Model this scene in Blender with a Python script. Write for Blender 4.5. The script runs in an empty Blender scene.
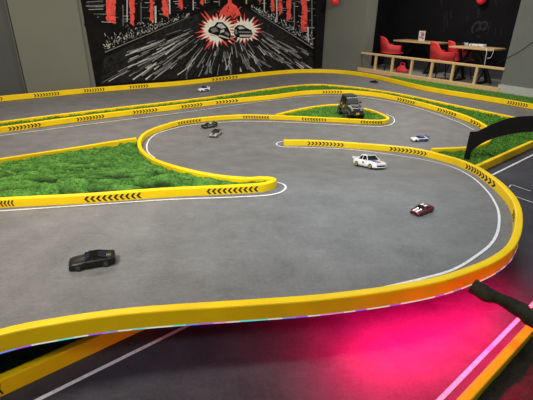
import bpy, bmesh, math, random
from mathutils import Vector, Matrix, noise
random.seed(7)
S = bpy.context.scene
COL = S.collection
PI = math.pi

# ------------------------------------------------------------------ camera calibration
FPX, CX, CY, CH = 412.0, 266.5, 200.0, 1.5
CZ = Vector((14.5, 879.0, 412.0)).normalized()          # world up in camera axes
_f = Vector((0, 0, -1))
CYV = (_f - CZ * _f.dot(CZ)).normalized()
CXV = CYV.cross(CZ)

def ray(px, py):
    r = Vector(((px - CX) / FPX, -(py - CY) / FPX, -1.0))
    return Vector((r.dot(CXV), r.dot(CYV), r.dot(CZ)))

def proj(p):
    d = Vector((p[0], p[1], p[2] - CH))
    c = CXV * d.x + CYV * d.y + CZ * d.z
    return CX + FPX * c.x / -c.z, CY - FPX * c.y / -c.z

RAMP_A, RAMP_B, DECK_H = 4.6, 2.7, 0.28

def hh(y):                                              # height of the ramped upper track
    t = min(1.0, max(0.0, (RAMP_A - y) / (RAMP_A - RAMP_B)))
    return DECK_H * t * t * (3 - 2 * t) + 0.006

def at(px, py, up=0.0, deck=True):                      # photo point on the track surface (+up)
    r = ray(px, py)
    z = up
    for _ in range(40):
        t = (z - CH) / r.z
        nz = up + (hh(r.y * t) if deck else 0.0)
        z = 0.5 * z + 0.5 * nz
    t = (z - CH) / r.z
    return Vector((r.x * t, r.y * t, z))

# room axes: U runs along the mural wall, V along the railing (towards the camera)
U = Vector((0.781, 0.625, 0.0)).normalized()
V = Vector((U.y, -U.x, 0.0))
CORNER = Vector((2.42, 11.35, 0.0))                     # where the railing meets the gray wall end
WALL0 = Vector((0.0, 10.72, 0.0))                       # a point of the mural wall

def on_plane(px, py, p0, n):
    r = ray(px, py)
    o = Vector((0, 0, CH))
    return o + r * ((p0 - o).dot(n) / r.dot(n))

def sz(px, py, p0, d):                                  # (distance along d, height) on a vertical plane
    n = Vector((d.y, -d.x, 0))
    p = on_plane(px, py, p0, n)
    return (p - p0).dot(d), p.z

def RP(s, t, z=0.0):                                    # room point: s along V, t along U from CORNER
    return CORNER + V * s + U * t + Vector((0, 0, z))

# ------------------------------------------------------------------ materials
MATS = {}
def base_mat(name):
    m = bpy.data.materials.new(name)
    m.use_nodes = True
    b = m.node_tree.nodes['Principled BSDF']
    return m, m.node_tree, b

def mat(name, col, rough=0.5, metal=0.0, var=0.12, scale=30.0, bump=0.0, spec=0.5, emit=None, estr=0.0, coat=0.0):
    if name in MATS: return MATS[name]
    m, nt, b = base_mat(name)
    tc = nt.nodes.new('ShaderNodeTexCoord')
    nz = nt.nodes.new('ShaderNodeTexNoise'); nz.inputs['Scale'].default_value = scale
    nz.inputs['Detail'].default_value = 5
    nt.links.new(tc.outputs['Object'], nz.inputs['Vector'])
    cr = nt.nodes.new('ShaderNodeValToRGB')
    cr.color_ramp.elements[0].position = 0.3; cr.color_ramp.elements[1].position = 0.7
    cr.color_ramp.elements[0].color = tuple(c * (1 - var) for c in col) + (1,)
    cr.color_ramp.elements[1].color = tuple(min(1, c * (1 + var)) for c in col) + (1,)
    nt.links.new(nz.outputs['Fac'], cr.inputs['Fac'])
    nt.links.new(cr.outputs['Color'], b.inputs['Base Color'])
    b.inputs['Roughness'].default_value = rough
    b.inputs['Metallic'].default_value = metal
    b.inputs['Specular IOR Level'].default_value = spec
    b.inputs['Coat Weight'].default_value = coat
    if emit:
        b.inputs['Emission Color'].default_value = emit + (1,)
        b.inputs['Emission Strength'].default_value = estr
    if bump:
        bp = nt.nodes.new('ShaderNodeBump'); bp.inputs['Strength'].default_value = bump
        bp.inputs['Distance'].default_value = 0.01
        nt.links.new(nz.outputs['Fac'], bp.inputs['Height'])
        nt.links.new(bp.outputs['Normal'], b.inputs['Normal'])
    MATS[name] = m
    return m

def asphalt(name, c0, c1, scuff=0.5, rough=0.62):
    m, nt, b = base_mat(name)
    N = nt.nodes.new; L = nt.links.new
    tc = N('ShaderNodeTexCoord')
    fine = N('ShaderNodeTexNoise'); fine.inputs['Scale'].default_value = 75; fine.inputs['Detail'].default_value = 3
    big = N('ShaderNodeTexNoise'); big.inputs['Scale'].default_value = 4.5; big.inputs['Detail'].default_value = 6; big.inputs['Roughness'].default_value = 0.65
    mp = N('ShaderNodeMapping'); mp.inputs['Rotation'].default_value = (0, 0, 0.6); mp.inputs['Scale'].default_value = (1.5, 8, 1)
    sc = N('ShaderNodeTexNoise'); sc.inputs['Scale'].default_value = 4; sc.inputs['Detail'].default_value = 8; sc.inputs['Roughness'].default_value = 0.75; sc.inputs['Distortion'].default_value = 1.2
    for n in (fine, big): L(tc.outputs['Object'], n.inputs['Vector'])
    L(tc.outputs['Object'], mp.inputs['Vector']); L(mp.outputs['Vector'], sc.inputs['Vector'])
    r1 = N('ShaderNodeValToRGB'); r1.color_ramp.elements[0].position = 0.31; r1.color_ramp.elements[1].position = 0.69
    r1.color_ramp.elements[0].color = c0 + (1,); r1.color_ramp.elements[1].color = c1 + (1,)
    mx = N('ShaderNodeMath'); mx.operation = 'MULTIPLY_ADD'; mx.inputs[1].default_value = 0.35
    L(fine.outputs['Fac'], mx.inputs[0])
    m2 = N('ShaderNodeMath'); m2.operation = 'MULTIPLY'; m2.inputs[1].default_value = 0.65
    L(big.outputs['Fac'], m2.inputs[0]); L(m2.outputs[0], mx.inputs[2])
    L(mx.outputs[0], r1.inputs['Fac'])
    r2 = N('ShaderNodeValToRGB'); r2.color_ramp.elements[0].position = 0.55; r2.color_ramp.elements[1].position = 0.8
    L(sc.outputs['Fac'], r2.inputs['Fac'])
    mix = N('ShaderNodeMix'); mix.data_type = 'RGBA'
    ml = N('ShaderNodeMath'); ml.operation = 'MULTIPLY'; ml.inputs[1].default_value = scuff
    L(r2.outputs['Color'], ml.inputs[0]); L(ml.outputs[0], mix.inputs['Factor'])
    L(r1.outputs['Color'], mix.inputs['A'])
    mix.inputs['B'].default_value = tuple(min(1, c * 1.7 + 0.01) for c in c1) + (1,)
    L(mix.outputs['Result'], b.inputs['Base Color'])
    b.inputs['Roughness'].default_value = rough
    bp = N('ShaderNodeBump'); bp.inputs['Strength'].default_value = 0.12; bp.inputs['Distance'].default_value = 0.004
    L(fine.outputs['Fac'], bp.inputs['Height']); L(bp.outputs['Normal'], b.inputs['Normal'])
    return m

def turf_mat(name, dark, light, depth=False):
    m, nt, b = base_mat(name)
    N = nt.nodes.new; L = nt.links.new
    tc = N('ShaderNodeTexCoord')
    a = N('ShaderNodeTexNoise'); a.inputs['Scale'].default_value = 14; a.inputs['Detail'].default_value = 6
    c = N('ShaderNodeTexNoise'); c.inputs['Scale'].default_value = 90; c.inputs['Detail'].default_value = 2
    L(tc.outputs['Object'], a.inputs['Vector']); L(tc.outputs['Object'], c.inputs['Vector'])
    ad = N('ShaderNodeMath'); ad.operation = 'MULTIPLY_ADD'; ad.inputs[1].default_value = 0.5
    h = N('ShaderNodeMath'); h.operation = 'MULTIPLY'; h.inputs[1].default_value = 0.5
    L(c.outputs['Fac'], h.inputs[0]); L(a.outputs['Fac'], ad.inputs[0]); L(h.outputs[0], ad.inputs[2])
    r = N('ShaderNodeValToRGB'); r.color_ramp.elements[0].position = 0.34; r.color_ramp.elements[1].position = 0.66
    r.color_ramp.elements[0].color = dark + (1,); r.color_ramp.elements[1].color = light + (1,)
    L(ad.outputs[0], r.inputs['Fac'])
    if depth:                                            # shade painted into the hollows between the tufts
        at_ = N('ShaderNodeAttribute'); at_.attribute_name = 'tuft_shade'
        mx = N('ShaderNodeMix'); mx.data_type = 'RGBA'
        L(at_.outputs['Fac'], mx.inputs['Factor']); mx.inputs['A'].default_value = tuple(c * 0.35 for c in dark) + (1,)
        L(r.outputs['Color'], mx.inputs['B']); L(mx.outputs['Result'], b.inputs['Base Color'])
    else:
        L(r.outputs['Color'], b.inputs['Base Color'])
    b.inputs['Roughness'].default_value = 0.75
    b.inputs['Specular IOR Level'].default_value = 0.25
    return m

def wood_mat(name, c0, c1, scale=(1.5, 22, 22)):
    m, nt, b = base_mat(name)
    N = nt.nodes.new; L = nt.links.new
    tc = N('ShaderNodeTexCoord'); mp = N('ShaderNodeMapping'); mp.inputs['Scale'].default_value = scale
    w = N('ShaderNodeTexNoise'); w.inputs['Scale'].default_value = 2; w.inputs['Detail'].default_value = 6
    L(tc.outputs['Object'], mp.inputs['Vector']); L(mp.outputs['Vector'], w.inputs['Vector'])
    r = N('ShaderNodeValToRGB'); r.color_ramp.elements[0].position = 0.3; r.color_ramp.elements[1].position = 0.7
    r.color_ramp.elements[0].color = c0 + (1,); r.color_ramp.elements[1].color = c1 + (1,)
    L(w.outputs['Fac'], r.inputs['Fac']); L(r.outputs['Color'], b.inputs['Base Color'])
    b.inputs['Roughness'].default_value = 0.55
    return m

M_DECK = asphalt('deck asphalt', (0.105, 0.104, 0.105), (0.195, 0.193, 0.194), 0.50)
M_FLOOR = M_DECK
M_LOWER = asphalt('lower road asphalt', (0.018, 0.018, 0.026), (0.058, 0.057, 0.072), 0.45)  # darker than the deck asphalt: dimmer light below is put into the colour
M_YEL = mat('yellow foam', (0.95, 0.62, 0.002), 0.45, var=0.06, scale=6, bump=0.05, spec=0.3)
M_WLINE = mat('white line paint', (0.72, 0.72, 0.74), 0.6, var=0.15, scale=60)
M_BLK = mat('black vinyl', (0.014, 0.011, 0.006), 0.6, var=0.3, spec=0.2)
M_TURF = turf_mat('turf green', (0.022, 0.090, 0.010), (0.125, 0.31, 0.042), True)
M_TURF2 = turf_mat('turf bright green', (0.03, 0.10, 0.010), (0.15, 0.36, 0.045))
M_TURFD = turf_mat('turf shaded green', (0.012, 0.035, 0.018), (0.04, 0.085, 0.04))  # darker copy of the turf with the deck's shade put into its colour
M_WALL = mat('gray painted wall', (0.145, 0.147, 0.118), 0.8, var=0.06, scale=1.5)
M_WALLR = mat('cool gray painted wall', (0.165, 0.17, 0.158), 0.8, var=0.06, scale=1.5)
M_WALLD = mat('dark gray wall', (0.07, 0.075, 0.07), 0.8, var=0.08, scale=1.5)
M_RECB = mat('black painted wall', (0.006, 0.006, 0.0068), 0.8, var=0.2, scale=3, spec=0.12)
M_TILE = mat('pale floor tile', (0.30, 0.29, 0.27), 0.5, var=0.12, scale=3)
M_PINE = wood_mat('pine timber', (0.62, 0.40, 0.17), (0.80, 0.57, 0.28))
M_TABLE = wood_mat('oak table top', (0.50, 0.30, 0.12), (0.66, 0.43, 0.20))
M_STEEL = mat('black steel', (0.008, 0.008, 0.008), 0.5, var=0.2, spec=0.25)
M_RED = mat('red plastic', (0.80, 0.05, 0.055), 0.45, var=0.08, scale=8)
M_REDD = mat('red mesh plastic', (0.40, 0.02, 0.022), 0.55, var=0.25, scale=120)

# ------------------------------------------------------------------ object helpers
def mesh_obj(name, verts, faces, mats, parent=None, fmat=None, smooth=False):
    me = bpy.data.meshes.new(name)
    me.from_pydata([tuple(v) for v in verts], [], faces)
    if not isinstance(mats, (list, tuple)): mats = [mats]
    for m in mats: me.materials.append(m)
    if fmat: me.polygons.foreach_set('material_index', fmat)
    if smooth: me.polygons.foreach_set('use_smooth', [True] * len(me.polygons))
    me.update()
    o = bpy.data.objects.new(name, me); COL.objects.link(o)
    if parent: o.parent = parent
    return o

class MB:
    def __init__(self): self.v = []; self.f = []; self.m = []
    def add(self, vs, fs, mi=0):
        b = len(self.v); self.v += [Vector(v) for v in vs]
        self.f += [tuple(i + b for i in f) for f in fs]; self.m += [mi] * len(fs)
    def box(self, c, s, rz=0.0, mi=0, M=None):
        hx, hy, hz = s[0] / 2, s[1] / 2, s[2] / 2
        vs = [Vector((x, y, z)) for x in (-hx, hx) for y in (-hy, hy) for z in (-hz, hz)]
        R = M if M else Matrix.Rotation(rz, 3, 'Z')
        vs = [R @ v + Vector(c) for v in vs]
        self.add(vs, [(0, 1, 3, 2), (4, 6, 7, 5), (0, 4, 5, 1), (2, 3, 7, 6), (0, 2, 6, 4), (1, 5, 7, 3)], mi)
    def bar(self, a, b, w, d=None, mi=0, up=Vector((0, 0, 1))):
        a = Vector(a); b = Vector(b); d = d or w
        z = (b - a); L = z.length; z.normalize()
        if abs(z.dot(up)) > 0.95: up = Vector((1, 0, 0))
        x = up.cross(z).normalized(); y = z.cross(x)
        vs = [a + x * sx * w / 2 + y * sy * d / 2 + z * k * L for k in (0, 1) for sx, sy in ((-1, -1), (1, -1), (1, 1), (-1, 1))]
        self.add(vs, [(3, 2, 1, 0), (4, 5, 6, 7), (0, 1, 5, 4), (1, 2, 6, 5), (2, 3, 7, 6), (3, 0, 4, 7)], mi)
    def tube(self, pts, rad, n=8, mi=0, cap=True):
        pts = [Vector(p) for p in pts]
        if not isinstance(rad, (list, tuple)): rad = [rad] * len(pts)
        base = len(self.v); x = None
        for i, p in enumerate(pts):
            t = (pts[min(i + 1, len(pts) - 1)] - pts[max(i - 1, 0)]).normalized()
            if x is None:
                x = t.orthogonal().normalized()
            x = (x - t * x.dot(t)).normalized(); y = t.cross(x)
            for k in range(n):
                a = 2 * PI * k / n
                self.v.append(p + (x * math.cos(a) + y * math.sin(a)) * rad[i])
        for i in range(len(pts) - 1):
            for k in range(n):
                a = base + i * n + k; b = base + i * n + (k + 1) % n
                self.f.append((a, b, b + n, a + n)); self.m.append(mi)
        if cap:
            self.f.append(tuple(base + k for k in reversed(range(n)))); self.m.append(mi)
            e = base + (len(pts) - 1) * n
            self.f.append(tuple(e + k for k in range(n))); self.m.append(mi)
    def prism(self, poly, a, b, mi=0):
        """poly: 2-D points; a,b: functions mapping 2-D point to the two 3-D faces"""
        n = len(poly); vs = [a(p) for p in poly] + [b(p) for p in poly]
        self.add(vs, [tuple(range(n)), tuple(reversed(range(n, 2 * n)))] + [((i + 1) % n, i, i + n, (i + 1) % n + n) for i in range(n)], mi)
    def build(self, name, mats, parent=None, smooth=False, bevel=0.0, recalc=True):
        o = mesh_obj(name, self.v, self.f, mats, parent, self.m, smooth)
        if recalc:
            bm = bmesh.new(); bm.from_mesh(o.data)
            bmesh.ops.recalc_face_normals(bm, faces=bm.faces); bm.to_mesh(o.data); bm.free()
        if bevel:
            md = o.modifiers.new('bevel', 'BEVEL'); md.width = bevel; md.segments = 2; md.limit_method = 'ANGLE'
        return o

def tag(o, label=None, cat=None, group=None, kind=None):
    if label: o['label'] = label
    if cat: o['category'] = cat
    if group: o['group'] = group
    if kind: o['kind'] = kind
    return o

def thing(name, label, cat, loc=(0, 0, 0), rz=0.0, group=None):
    o = bpy.data.objects.new(name, None); COL.objects.link(o)
    o.empty_display_size = 0.05
    o.location = loc; o.rotation_euler = (0, 0, rz)
    return tag(o, label, cat, group)

def copy_tree(o, parent=None):
    c = o.copy(); COL.objects.link(c)
    if parent: c.parent = parent
    for ch in list(o.children): copy_tree(ch, c)
    return c

def catmull(pts, step=0.03, closed=False):
    P = [Vector(p) for p in pts]; n = len(P); out = []
    segs = n if closed else n - 1
    for i in range(segs):
        p1, p2 = P[i], P[(i + 1) % n]
        p0 = P[i - 1] if (i > 0 or closed) else p1 * 2 - p2
        p3 = P[(i + 2) % n] if (i + 2 < n or closed) else p2 * 2 - p1
        d = (p2 - p1).length; k = max(1, int(math.ceil(d / step)))
        t0, t1 = 0.0, max(1e-4, (p1 - p0).length ** 0.5); t2 = t1 + max(1e-4, d ** 0.5); t3 = t2 + max(1e-4, (p3 - p2).length ** 0.5)
        for j in range(k):
            t = t1 + (t2 - t1) * j / k
            A1 = p0 * ((t1 - t) / (t1 - t0)) + p1 * ((t - t0) / (t1 - t0))
            A2 = p1 * ((t2 - t) / (t2 - t1)) + p2 * ((t - t1) / (t2 - t1))
            A3 = p2 * ((t3 - t) / (t3 - t2)) + p3 * ((t - t2) / (t3 - t2))
            B1 = A1 * ((t2 - t) / (t2 - t0)) + A2 * ((t - t0) / (t2 - t0))
            B2 = A2 * ((t3 - t) / (t3 - t1)) + A3 * ((t - t1) / (t3 - t1))
            out.append(B1 * ((t2 - t) / (t2 - t1)) + B2 * ((t - t1) / (t2 - t1)))
    if not closed: out.append(P[-1])
    return out

def normals2d(pts):
    ns = []
    for i in range(len(pts)):
        t = pts[min(i + 1, len(pts) - 1)] - pts[max(i - 1, 0)]
        t.z = 0
        if t.length < 1e-9: t = Vector((1, 0, 0))
        t.normalize(); ns.append(Vector((-t.y, t.x, 0)))        # left normal
    return ns

CURB_H, CURB_W = 0.085, 0.042
HA, HC, HD, HDF, HE = 0.066, 0.060, 0.072, 0.078, 0.085
def trace(px, up=CURB_H, deck=True, step=0.03, ext0=None, ext1=None, e0=0.0, e1=0.0):
    w = [at(x, y, up, deck) for x, y in px]
    w = [Vector((p.x, p.y, 0)) for p in w]
    if ext0 is not None: w.insert(0, Vector(ext0 + (0,)))
    if ext1 is not None: w.append(Vector(ext1 + (0,)))
    if e0: w.insert(0, w[0] + (w[0] - w[1]).normalized() * e0)
    if e1: w.append(w[-1] + (w[-1] - w[-2]).normalized() * e1)
    return catmull(w, step)

def sweep_curb(name, pts, label, deck=True, low=0.0, width=CURB_W, height=CURB_H, mat_=None):
    zf = (lambda p: hh(p.y)) if deck else (lambda p: 0.0)
    if not callable(low): lv = low; low = lambda p: lv
    ns = normals2d(pts); hw = width / 2; e = 0.007
    prof = [(-hw, 'lo'), (-hw, height - e), (-hw + e * 0.3, height - e * 0.3), (-hw + e, height), (hw - e, height), (hw - e * 0.3, height - e * 0.3), (hw, height - e), (hw, 'lo')]
    v = []; f = []
    for p, n in zip(pts, ns):
        for o, z in prof:
            zz = zf(p) + (z if z != 'lo' else low(p))
            v.append(Vector((p.x, p.y, 0)) + n * -o + Vector((0, 0, zz)))
    k = len(prof)
    for i in range(len(pts) - 1):
        for j in range(k - 1):
            a = i * k + j
            f.append((a, a + 1, a + 1 + k, a + k))
    f.append(tuple(range(k - 1, -1, -1)))
    e0 = (len(pts) - 1) * k
    f.append(tuple(range(e0, e0 + k)))
    bm_o = mesh_obj(name, v, f, mat_ or M_YEL, None)
    bm = bmesh.new(); bm.from_mesh(bm_o.data); bmesh.ops.recalc_face_normals(bm, faces=bm.faces)
    bm.to_mesh(bm_o.data); bm.free()
    tag(bm_o, label, 'curb')
    bm_o['_'] = 0; del bm_o['_']
    return bm_o

def sticker(curb, pts, a, b, direction, deck=True, n=9, width=CURB_W, height=CURB_H, last=None):
    """row of black chevrons on the camera-facing side of a curb, between photo columns a and b"""
    zf = (lambda p: hh(p.y)) if deck else (lambda p: 0.0)
    ns = normals2d(pts)
    mid = []
    for p, nn in zip(pts, ns):
        sgn = 1 if nn.dot(Vector((-p.x, -p.y, 0))) > 0 else -1
        mid.append((p + nn * sgn * width / 2 + Vector((0, 0, zf(p) + height * 0.5)), nn * sgn))
    def nearest(q):
        return min(range(last or len(mid)), key=lambda i: (proj(mid[i][0])[0] - q[0]) ** 2 + (proj(mid[i][0])[1] - q[1]) ** 2)
    i0, i1 = nearest(a), nearest(b)
    rev = i0 > i1
    lo, hi = min(i0, i1), max(i0, i1)
    if hi - lo < 1: return
    arc = [0.0]
    for i in range(lo, hi): arc.append(arc[-1] + (pts[i + 1] - pts[i]).length)
    tot = arc[-1]
    def P(s, z):                                         # s in 0..tot from photo-left to photo-right
        q = tot - s if rev else s
        q = min(max(q, 0.0), tot - 1e-6)
        j = 0
        while arc[j + 1] < q: j += 1
        t = (q - arc[j]) / (arc[j + 1] - arc[j])
        i = lo + j
        p = pts[i].lerp(pts[i + 1], t)
        nn = mid[i][1].lerp(mid[i + 1][1], t)
        return Vector((p.x, p.y, 0)) + nn * (width / 2 + 0.0022) + Vector((0, 0, zf(p) + z * height))
    m = MB(); pitch = tot / n; th = pitch * 0.42; tip = pitch * 0.5
    for k in range(n):
        s0 = k * pitch
        z0, zm, z1 = 0.16, 0.5, 0.84
        if direction > 0:
            up = [P(s0, z1), P(s0 + th, z1), P(s0 + th + tip, zm), P(s0 + tip, zm)]
            dn = [P(s0 + tip, zm), P(s0 + th + tip, zm), P(s0 + th, z0), P(s0, z0)]
        else:
            up = [P(s0 + tip, z1), P(s0 + th + tip, z1), P(s0 + th, zm), P(s0, zm)]
            dn = [P(s0, zm), P(s0 + th, zm), P(s0 + th + tip, z0), P(s0 + tip, z0)]
        m.add(up, [(0, 1, 2, 3)]); m.add(dn, [(0, 1, 2, 3)])
    return m.build('chevron_sticker', M_BLK, curb, recalc=False)

def ribbon(name, pts, w, zf, mat_, parent=None):
    ns = normals2d(pts); v = []; f = []
    for p, n in zip(pts, ns):
        for s in (-1, 1):
            q = p + n * s * w / 2
            v.append(Vector((q.x, q.y, zf(q))))
    for i in range(len(pts) - 1): f.append((2 * i, 2 * i + 1, 2 * i + 3, 2 * i + 2))
    o = mesh_obj(name, v, f, mat_, parent)
    bm = bmesh.new(); bm.from_mesh(o.data); bmesh.ops.recalc_face_normals(bm, faces=bm.faces)
    if sum(ff.normal.z for ff in bm.faces) < 0: bmesh.ops.reverse_faces(bm, faces=bm.faces)
    bm.to_mesh(o.data); bm.free()
    return o

def inside(p, poly):
    x, y = p; c = False; n = len(poly); j = n - 1
    for i in range(n):
        xi, yi = poly[i]; xj, yj = poly[j]
        if (yi > y) != (yj > y) and x < (xj - xi) * (y - yi) / (yj - yi) + xi: c = not c
        j = i
    return c

def turf(name, poly, zfun, label, mat_, step=0.03, amp=0.02, freq=6.0, blade=0.02, density=6000, maxb=24000, waves=False):
    poly = [(p[0], p[1]) for p in poly]
    xs = [p[0] for p in poly]; ys = [p[1] for p in poly]
    x0, y0 = min(xs), min(ys)
    nx = int((max(xs) - x0) / step) + 2; ny = int((max(ys) - y0) / step) + 2
    tz = [1.0]; tv = []
    def Z(x, y):
        a = noise.noise(Vector((x * freq, y * freq * 1.6, 0.3))) + 0.5 * noise.noise(Vector((x * freq * 2.3, y * freq * 3.1, 4.1)))
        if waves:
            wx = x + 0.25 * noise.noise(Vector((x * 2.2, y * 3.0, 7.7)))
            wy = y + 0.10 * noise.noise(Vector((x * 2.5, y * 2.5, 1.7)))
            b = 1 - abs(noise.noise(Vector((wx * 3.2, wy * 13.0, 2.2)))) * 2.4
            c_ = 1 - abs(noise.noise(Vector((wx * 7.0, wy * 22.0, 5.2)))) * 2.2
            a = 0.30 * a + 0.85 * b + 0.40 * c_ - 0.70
            tz[0] = max(0.0, min(1.0, (a + 0.52) / 0.65))  # low spots take the painted shade
        return zfun(x, y) + amp * a
    idx = {}; v = []; f = []
    for i in range(nx):
        for j in range(ny):
            x = x0 + i * step; y = y0 + j * step
            if inside((x, y), poly):
                idx[(i, j)] = len(v); v.append((x, y, Z(x, y))); tv.append(tz[0])
    for (i, j) in idx:
        q = [(i, j), (i + 1, j), (i + 1, j + 1), (i, j + 1)]
        if all(k in idx for k in q): f.append(tuple(idx[k] for k in q))
    area = len(f) * step * step
    nb = min(maxb, int(area * density))
    ff = list(f)
    for _ in range(nb):
        q = ff[random.randrange(len(ff))]
        a, c = v[q[0]], v[q[2]]
        x = a[0] + random.random() * (c[0] - a[0]); y = a[1] + random.random() * (c[1] - a[1])
        z = Z(x, y) - 0.003; an = random.random() * 2 * PI
        w = blade * 0.22; hgt = blade * random.uniform(0.6, 1.2)
        dx, dy = math.cos(an) * w, math.sin(an) * w
        lx, ly = random.gauss(blade * 0.7 if waves else 0, blade * 0.5), random.gauss(-blade * .3 if waves else 0, blade * 0.4)
        if waves: hgt *= 0.7
        b = len(v)
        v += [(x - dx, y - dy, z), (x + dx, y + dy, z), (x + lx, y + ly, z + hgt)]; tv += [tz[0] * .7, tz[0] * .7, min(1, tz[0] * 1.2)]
        f.append((b, b + 1, b + 2))
    o = mesh_obj(name, v, f, mat_)
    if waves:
        at_ = o.data.attributes.new('tuft_shade', 'FLOAT', 'POINT'); at_.data.foreach_set('value', tv)
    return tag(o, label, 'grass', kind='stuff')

# ------------------------------------------------------------------ floor and decks
fl = mesh_obj('floor', [(-9, -3, 0), (12, -3, 0), (12, 16, 0), (-9, 16, 0)], [(0, 1, 2, 3)], M_FLOOR)
tag(fl, kind='structure')

# lower road runs along U under the bridge, between the two straight curbs
def FL(x): return at(x[0], x[1], CURB_H, False)
fa = at(0, 377, CURB_H, False); fb = at(533, 140.5, CURB_H, False)
fdir = (fb - fa).normalized(); fdir.z = 0; fdir.normalize()
fn = Vector((fdir.y, -fdir.x, 0))                       # towards the camera
F0 = Vector((fa.x, fa.y, 0))
ga = at(463.5, 400, CURB_H, False)
GW = (Vector((ga.x, ga.y, 0)) - F0).dot(fn)             # distance between the two curbs
def LR(s, t, z=0.0): return F0 + fdir * s + fn * t + Vector((0, 0, z))
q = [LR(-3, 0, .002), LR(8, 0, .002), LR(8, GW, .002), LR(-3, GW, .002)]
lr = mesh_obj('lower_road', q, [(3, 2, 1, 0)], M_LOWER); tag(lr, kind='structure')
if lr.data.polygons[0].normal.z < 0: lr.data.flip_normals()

# curb traces -------------------------------------------------------
A_PX = [(283.8, 139.8), (305, 139.9), (330, 140.9), (350, 142.4), (387, 145.2), (410, 147.6), (427, 150.6), (454, 157.6), (474, 165), (489, 174), (504, 186), (513.5, 197), (518.3, 208), (519.3, 221), (516.5, 235), (509, 247.5), (493, 259), (472, 268), (440, 278.3), (390, 287.8), (350, 293.2), (313, 297.2), (220, 303.7), (165, 307.2), (115.6, 311.6), (62, 319.2), (0, 331.5)]
_l0 = at(62, 319.2, HA); _l1 = at(0, 331.5, HA)
_e = _l1 + (_l1 - _l0) * 4

A = trace(A_PX, HA, ext1=(_e.x, _e.y - 0.25))
C_PX = [(-40, 203), (0, 199.3), (84, 195), (170, 189), (237, 186), (262, 184.2), (271.5, 181.8), (274, 180), (271.5, 178.6), (262, 178), (247, 178.6), (214, 175.5), (190, 170.8), (170, 165.5), (155, 160.3), (145, 154), (139.5, 146.5), (140, 139.5), (145, 133.8), (152, 130), (161, 126.7), (180, 121.3), (197, 119), (215, 117.2), (242.6, 115.6), (271, 116.1), (310, 117.8), (350, 119.6), (375, 121.0), (386, 120.3), (388, 118.3), (382, 114.8), (372, 111), (363, 108.8), (350, 106.2), (335.5, 105.2), (318, 106.7), (305, 108.6), (290, 111.8), (276, 115.3)]
C = trace([(x, y - 1.0) for x, y in C_PX], HC, step=0.02, e0=1.0)
I_PX = [(-40, 166), (0, 159.2), (60, 150.3), (100, 144), (136, 138.4)]
I = trace([(x, y - 0.8) for x, y in I_PX], HD, e0=0.9)
D_PX = [(-40, 132), (0, 127.6), (60, 119.5), (120, 112), (170, 106.3), (220, 100.5), (271, 95.8), (305, 91.6), (329, 90.6), (350, 91), (370, 92.7), (387, 95.2), (420.5, 102.7), (454, 112.2), (471, 118.3), (484, 125), (490.5, 131.5), (491, 138), (485.5, 143), (475, 146.4), (464, 147.9), (450, 148.6), (432, 149.2)]
D = trace([(x, y - 0.8) for x, y in D_PX], HD, e0=1.3)
DF_PX = [(-40, 126.5), (0, 121.5), (60, 114), (120, 107), (170, 101.3), (220.6, 95.2), (271, 88), (298, 85), (318, 84), (350, 86.3), (370, 88.8), (400, 93.5), (454, 104.6), (515, 117), (560, 127)]
DF = trace(DF_PX, HDF, e0=1.3)
E_PX = [(-40, 100), (0, 96), (50, 91.5), (96, 87.3), (135, 84.3), (180, 81), (230, 75.5), (274.7, 71), (295, 69.5), (312, 69.2), (332, 69.6), (350, 71), (373, 74.5), (400, 80.5), (420.5, 85.2), (450, 90.5), (471, 93.6), (500, 98.2), (533, 103.8), (570, 111)]
E = trace(E_PX, e0=1.3, e1=1.4)
FC = catmull([LR(-1.2, 0), LR(1.5, 0), LR(5.6, 0)], 0.05)
GC = catmull([LR(-1.0, GW), LR(2, GW), LR(6, GW)], 0.05)

# upper deck slab --------------------------------------------------
def deck_outline():
    out = [Vector((-4.2, 5.25, 0)), Vector((3.3, 5.25, 0))]
    hp = [p for p in D if p.y < 5.25 and p.x > 1.0]
    out += hp
    k = min(range(len(A)), key=lambda i: (A[i] - hp[-1]).length)
    out += A[k:]
    out.append(Vector((-4.2, A[-1].y, 0)))
    return out
outl = deck_outline()
bm = bmesh.new()
bm.faces.new([bm.verts.new((p.x, p.y, 0)) for p in outl])
bmesh.ops.triangulate(bm, faces=bm.faces[:])
yv = RAMP_B
while yv <= RAMP_A + 0.001:
    g = bm.verts[:] + bm.edges[:] + bm.faces[:]
    bmesh.ops.bisect_plane(bm, geom=g, plane_co=(0, yv, 0), plane_no=(0, 1, 0))
    yv += 0.1
if sum(f.normal.z * f.calc_area() for f in bm.faces) < 0: bmesh.ops.reverse_faces(bm, faces=bm.faces)
for v in bm.verts: v.co.z = hh(v.co.y)
r = bmesh.ops.extrude_face_region(bm, geom=bm.faces[:])
for v in [g for g in r['geom'] if isinstance(g, bmesh.types.BMVert)]:
    pass
bot = [g for g in r['geom'] if isinstance(g, bmesh.types.BMVert)]
for v in bot: v.co.z = max(0.0005, v.co.z - 0.022)
bmesh.ops.recalc_face_normals(bm, faces=bm.faces)
me = bpy.data.meshes.new('track_deck'); bm.to_mesh(me); bm.free()
me.materials.append(M_DECK)
deck = bpy.data.objects.new('track_deck', me); COL.objects.link(deck); tag(deck, kind='structure')

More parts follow.
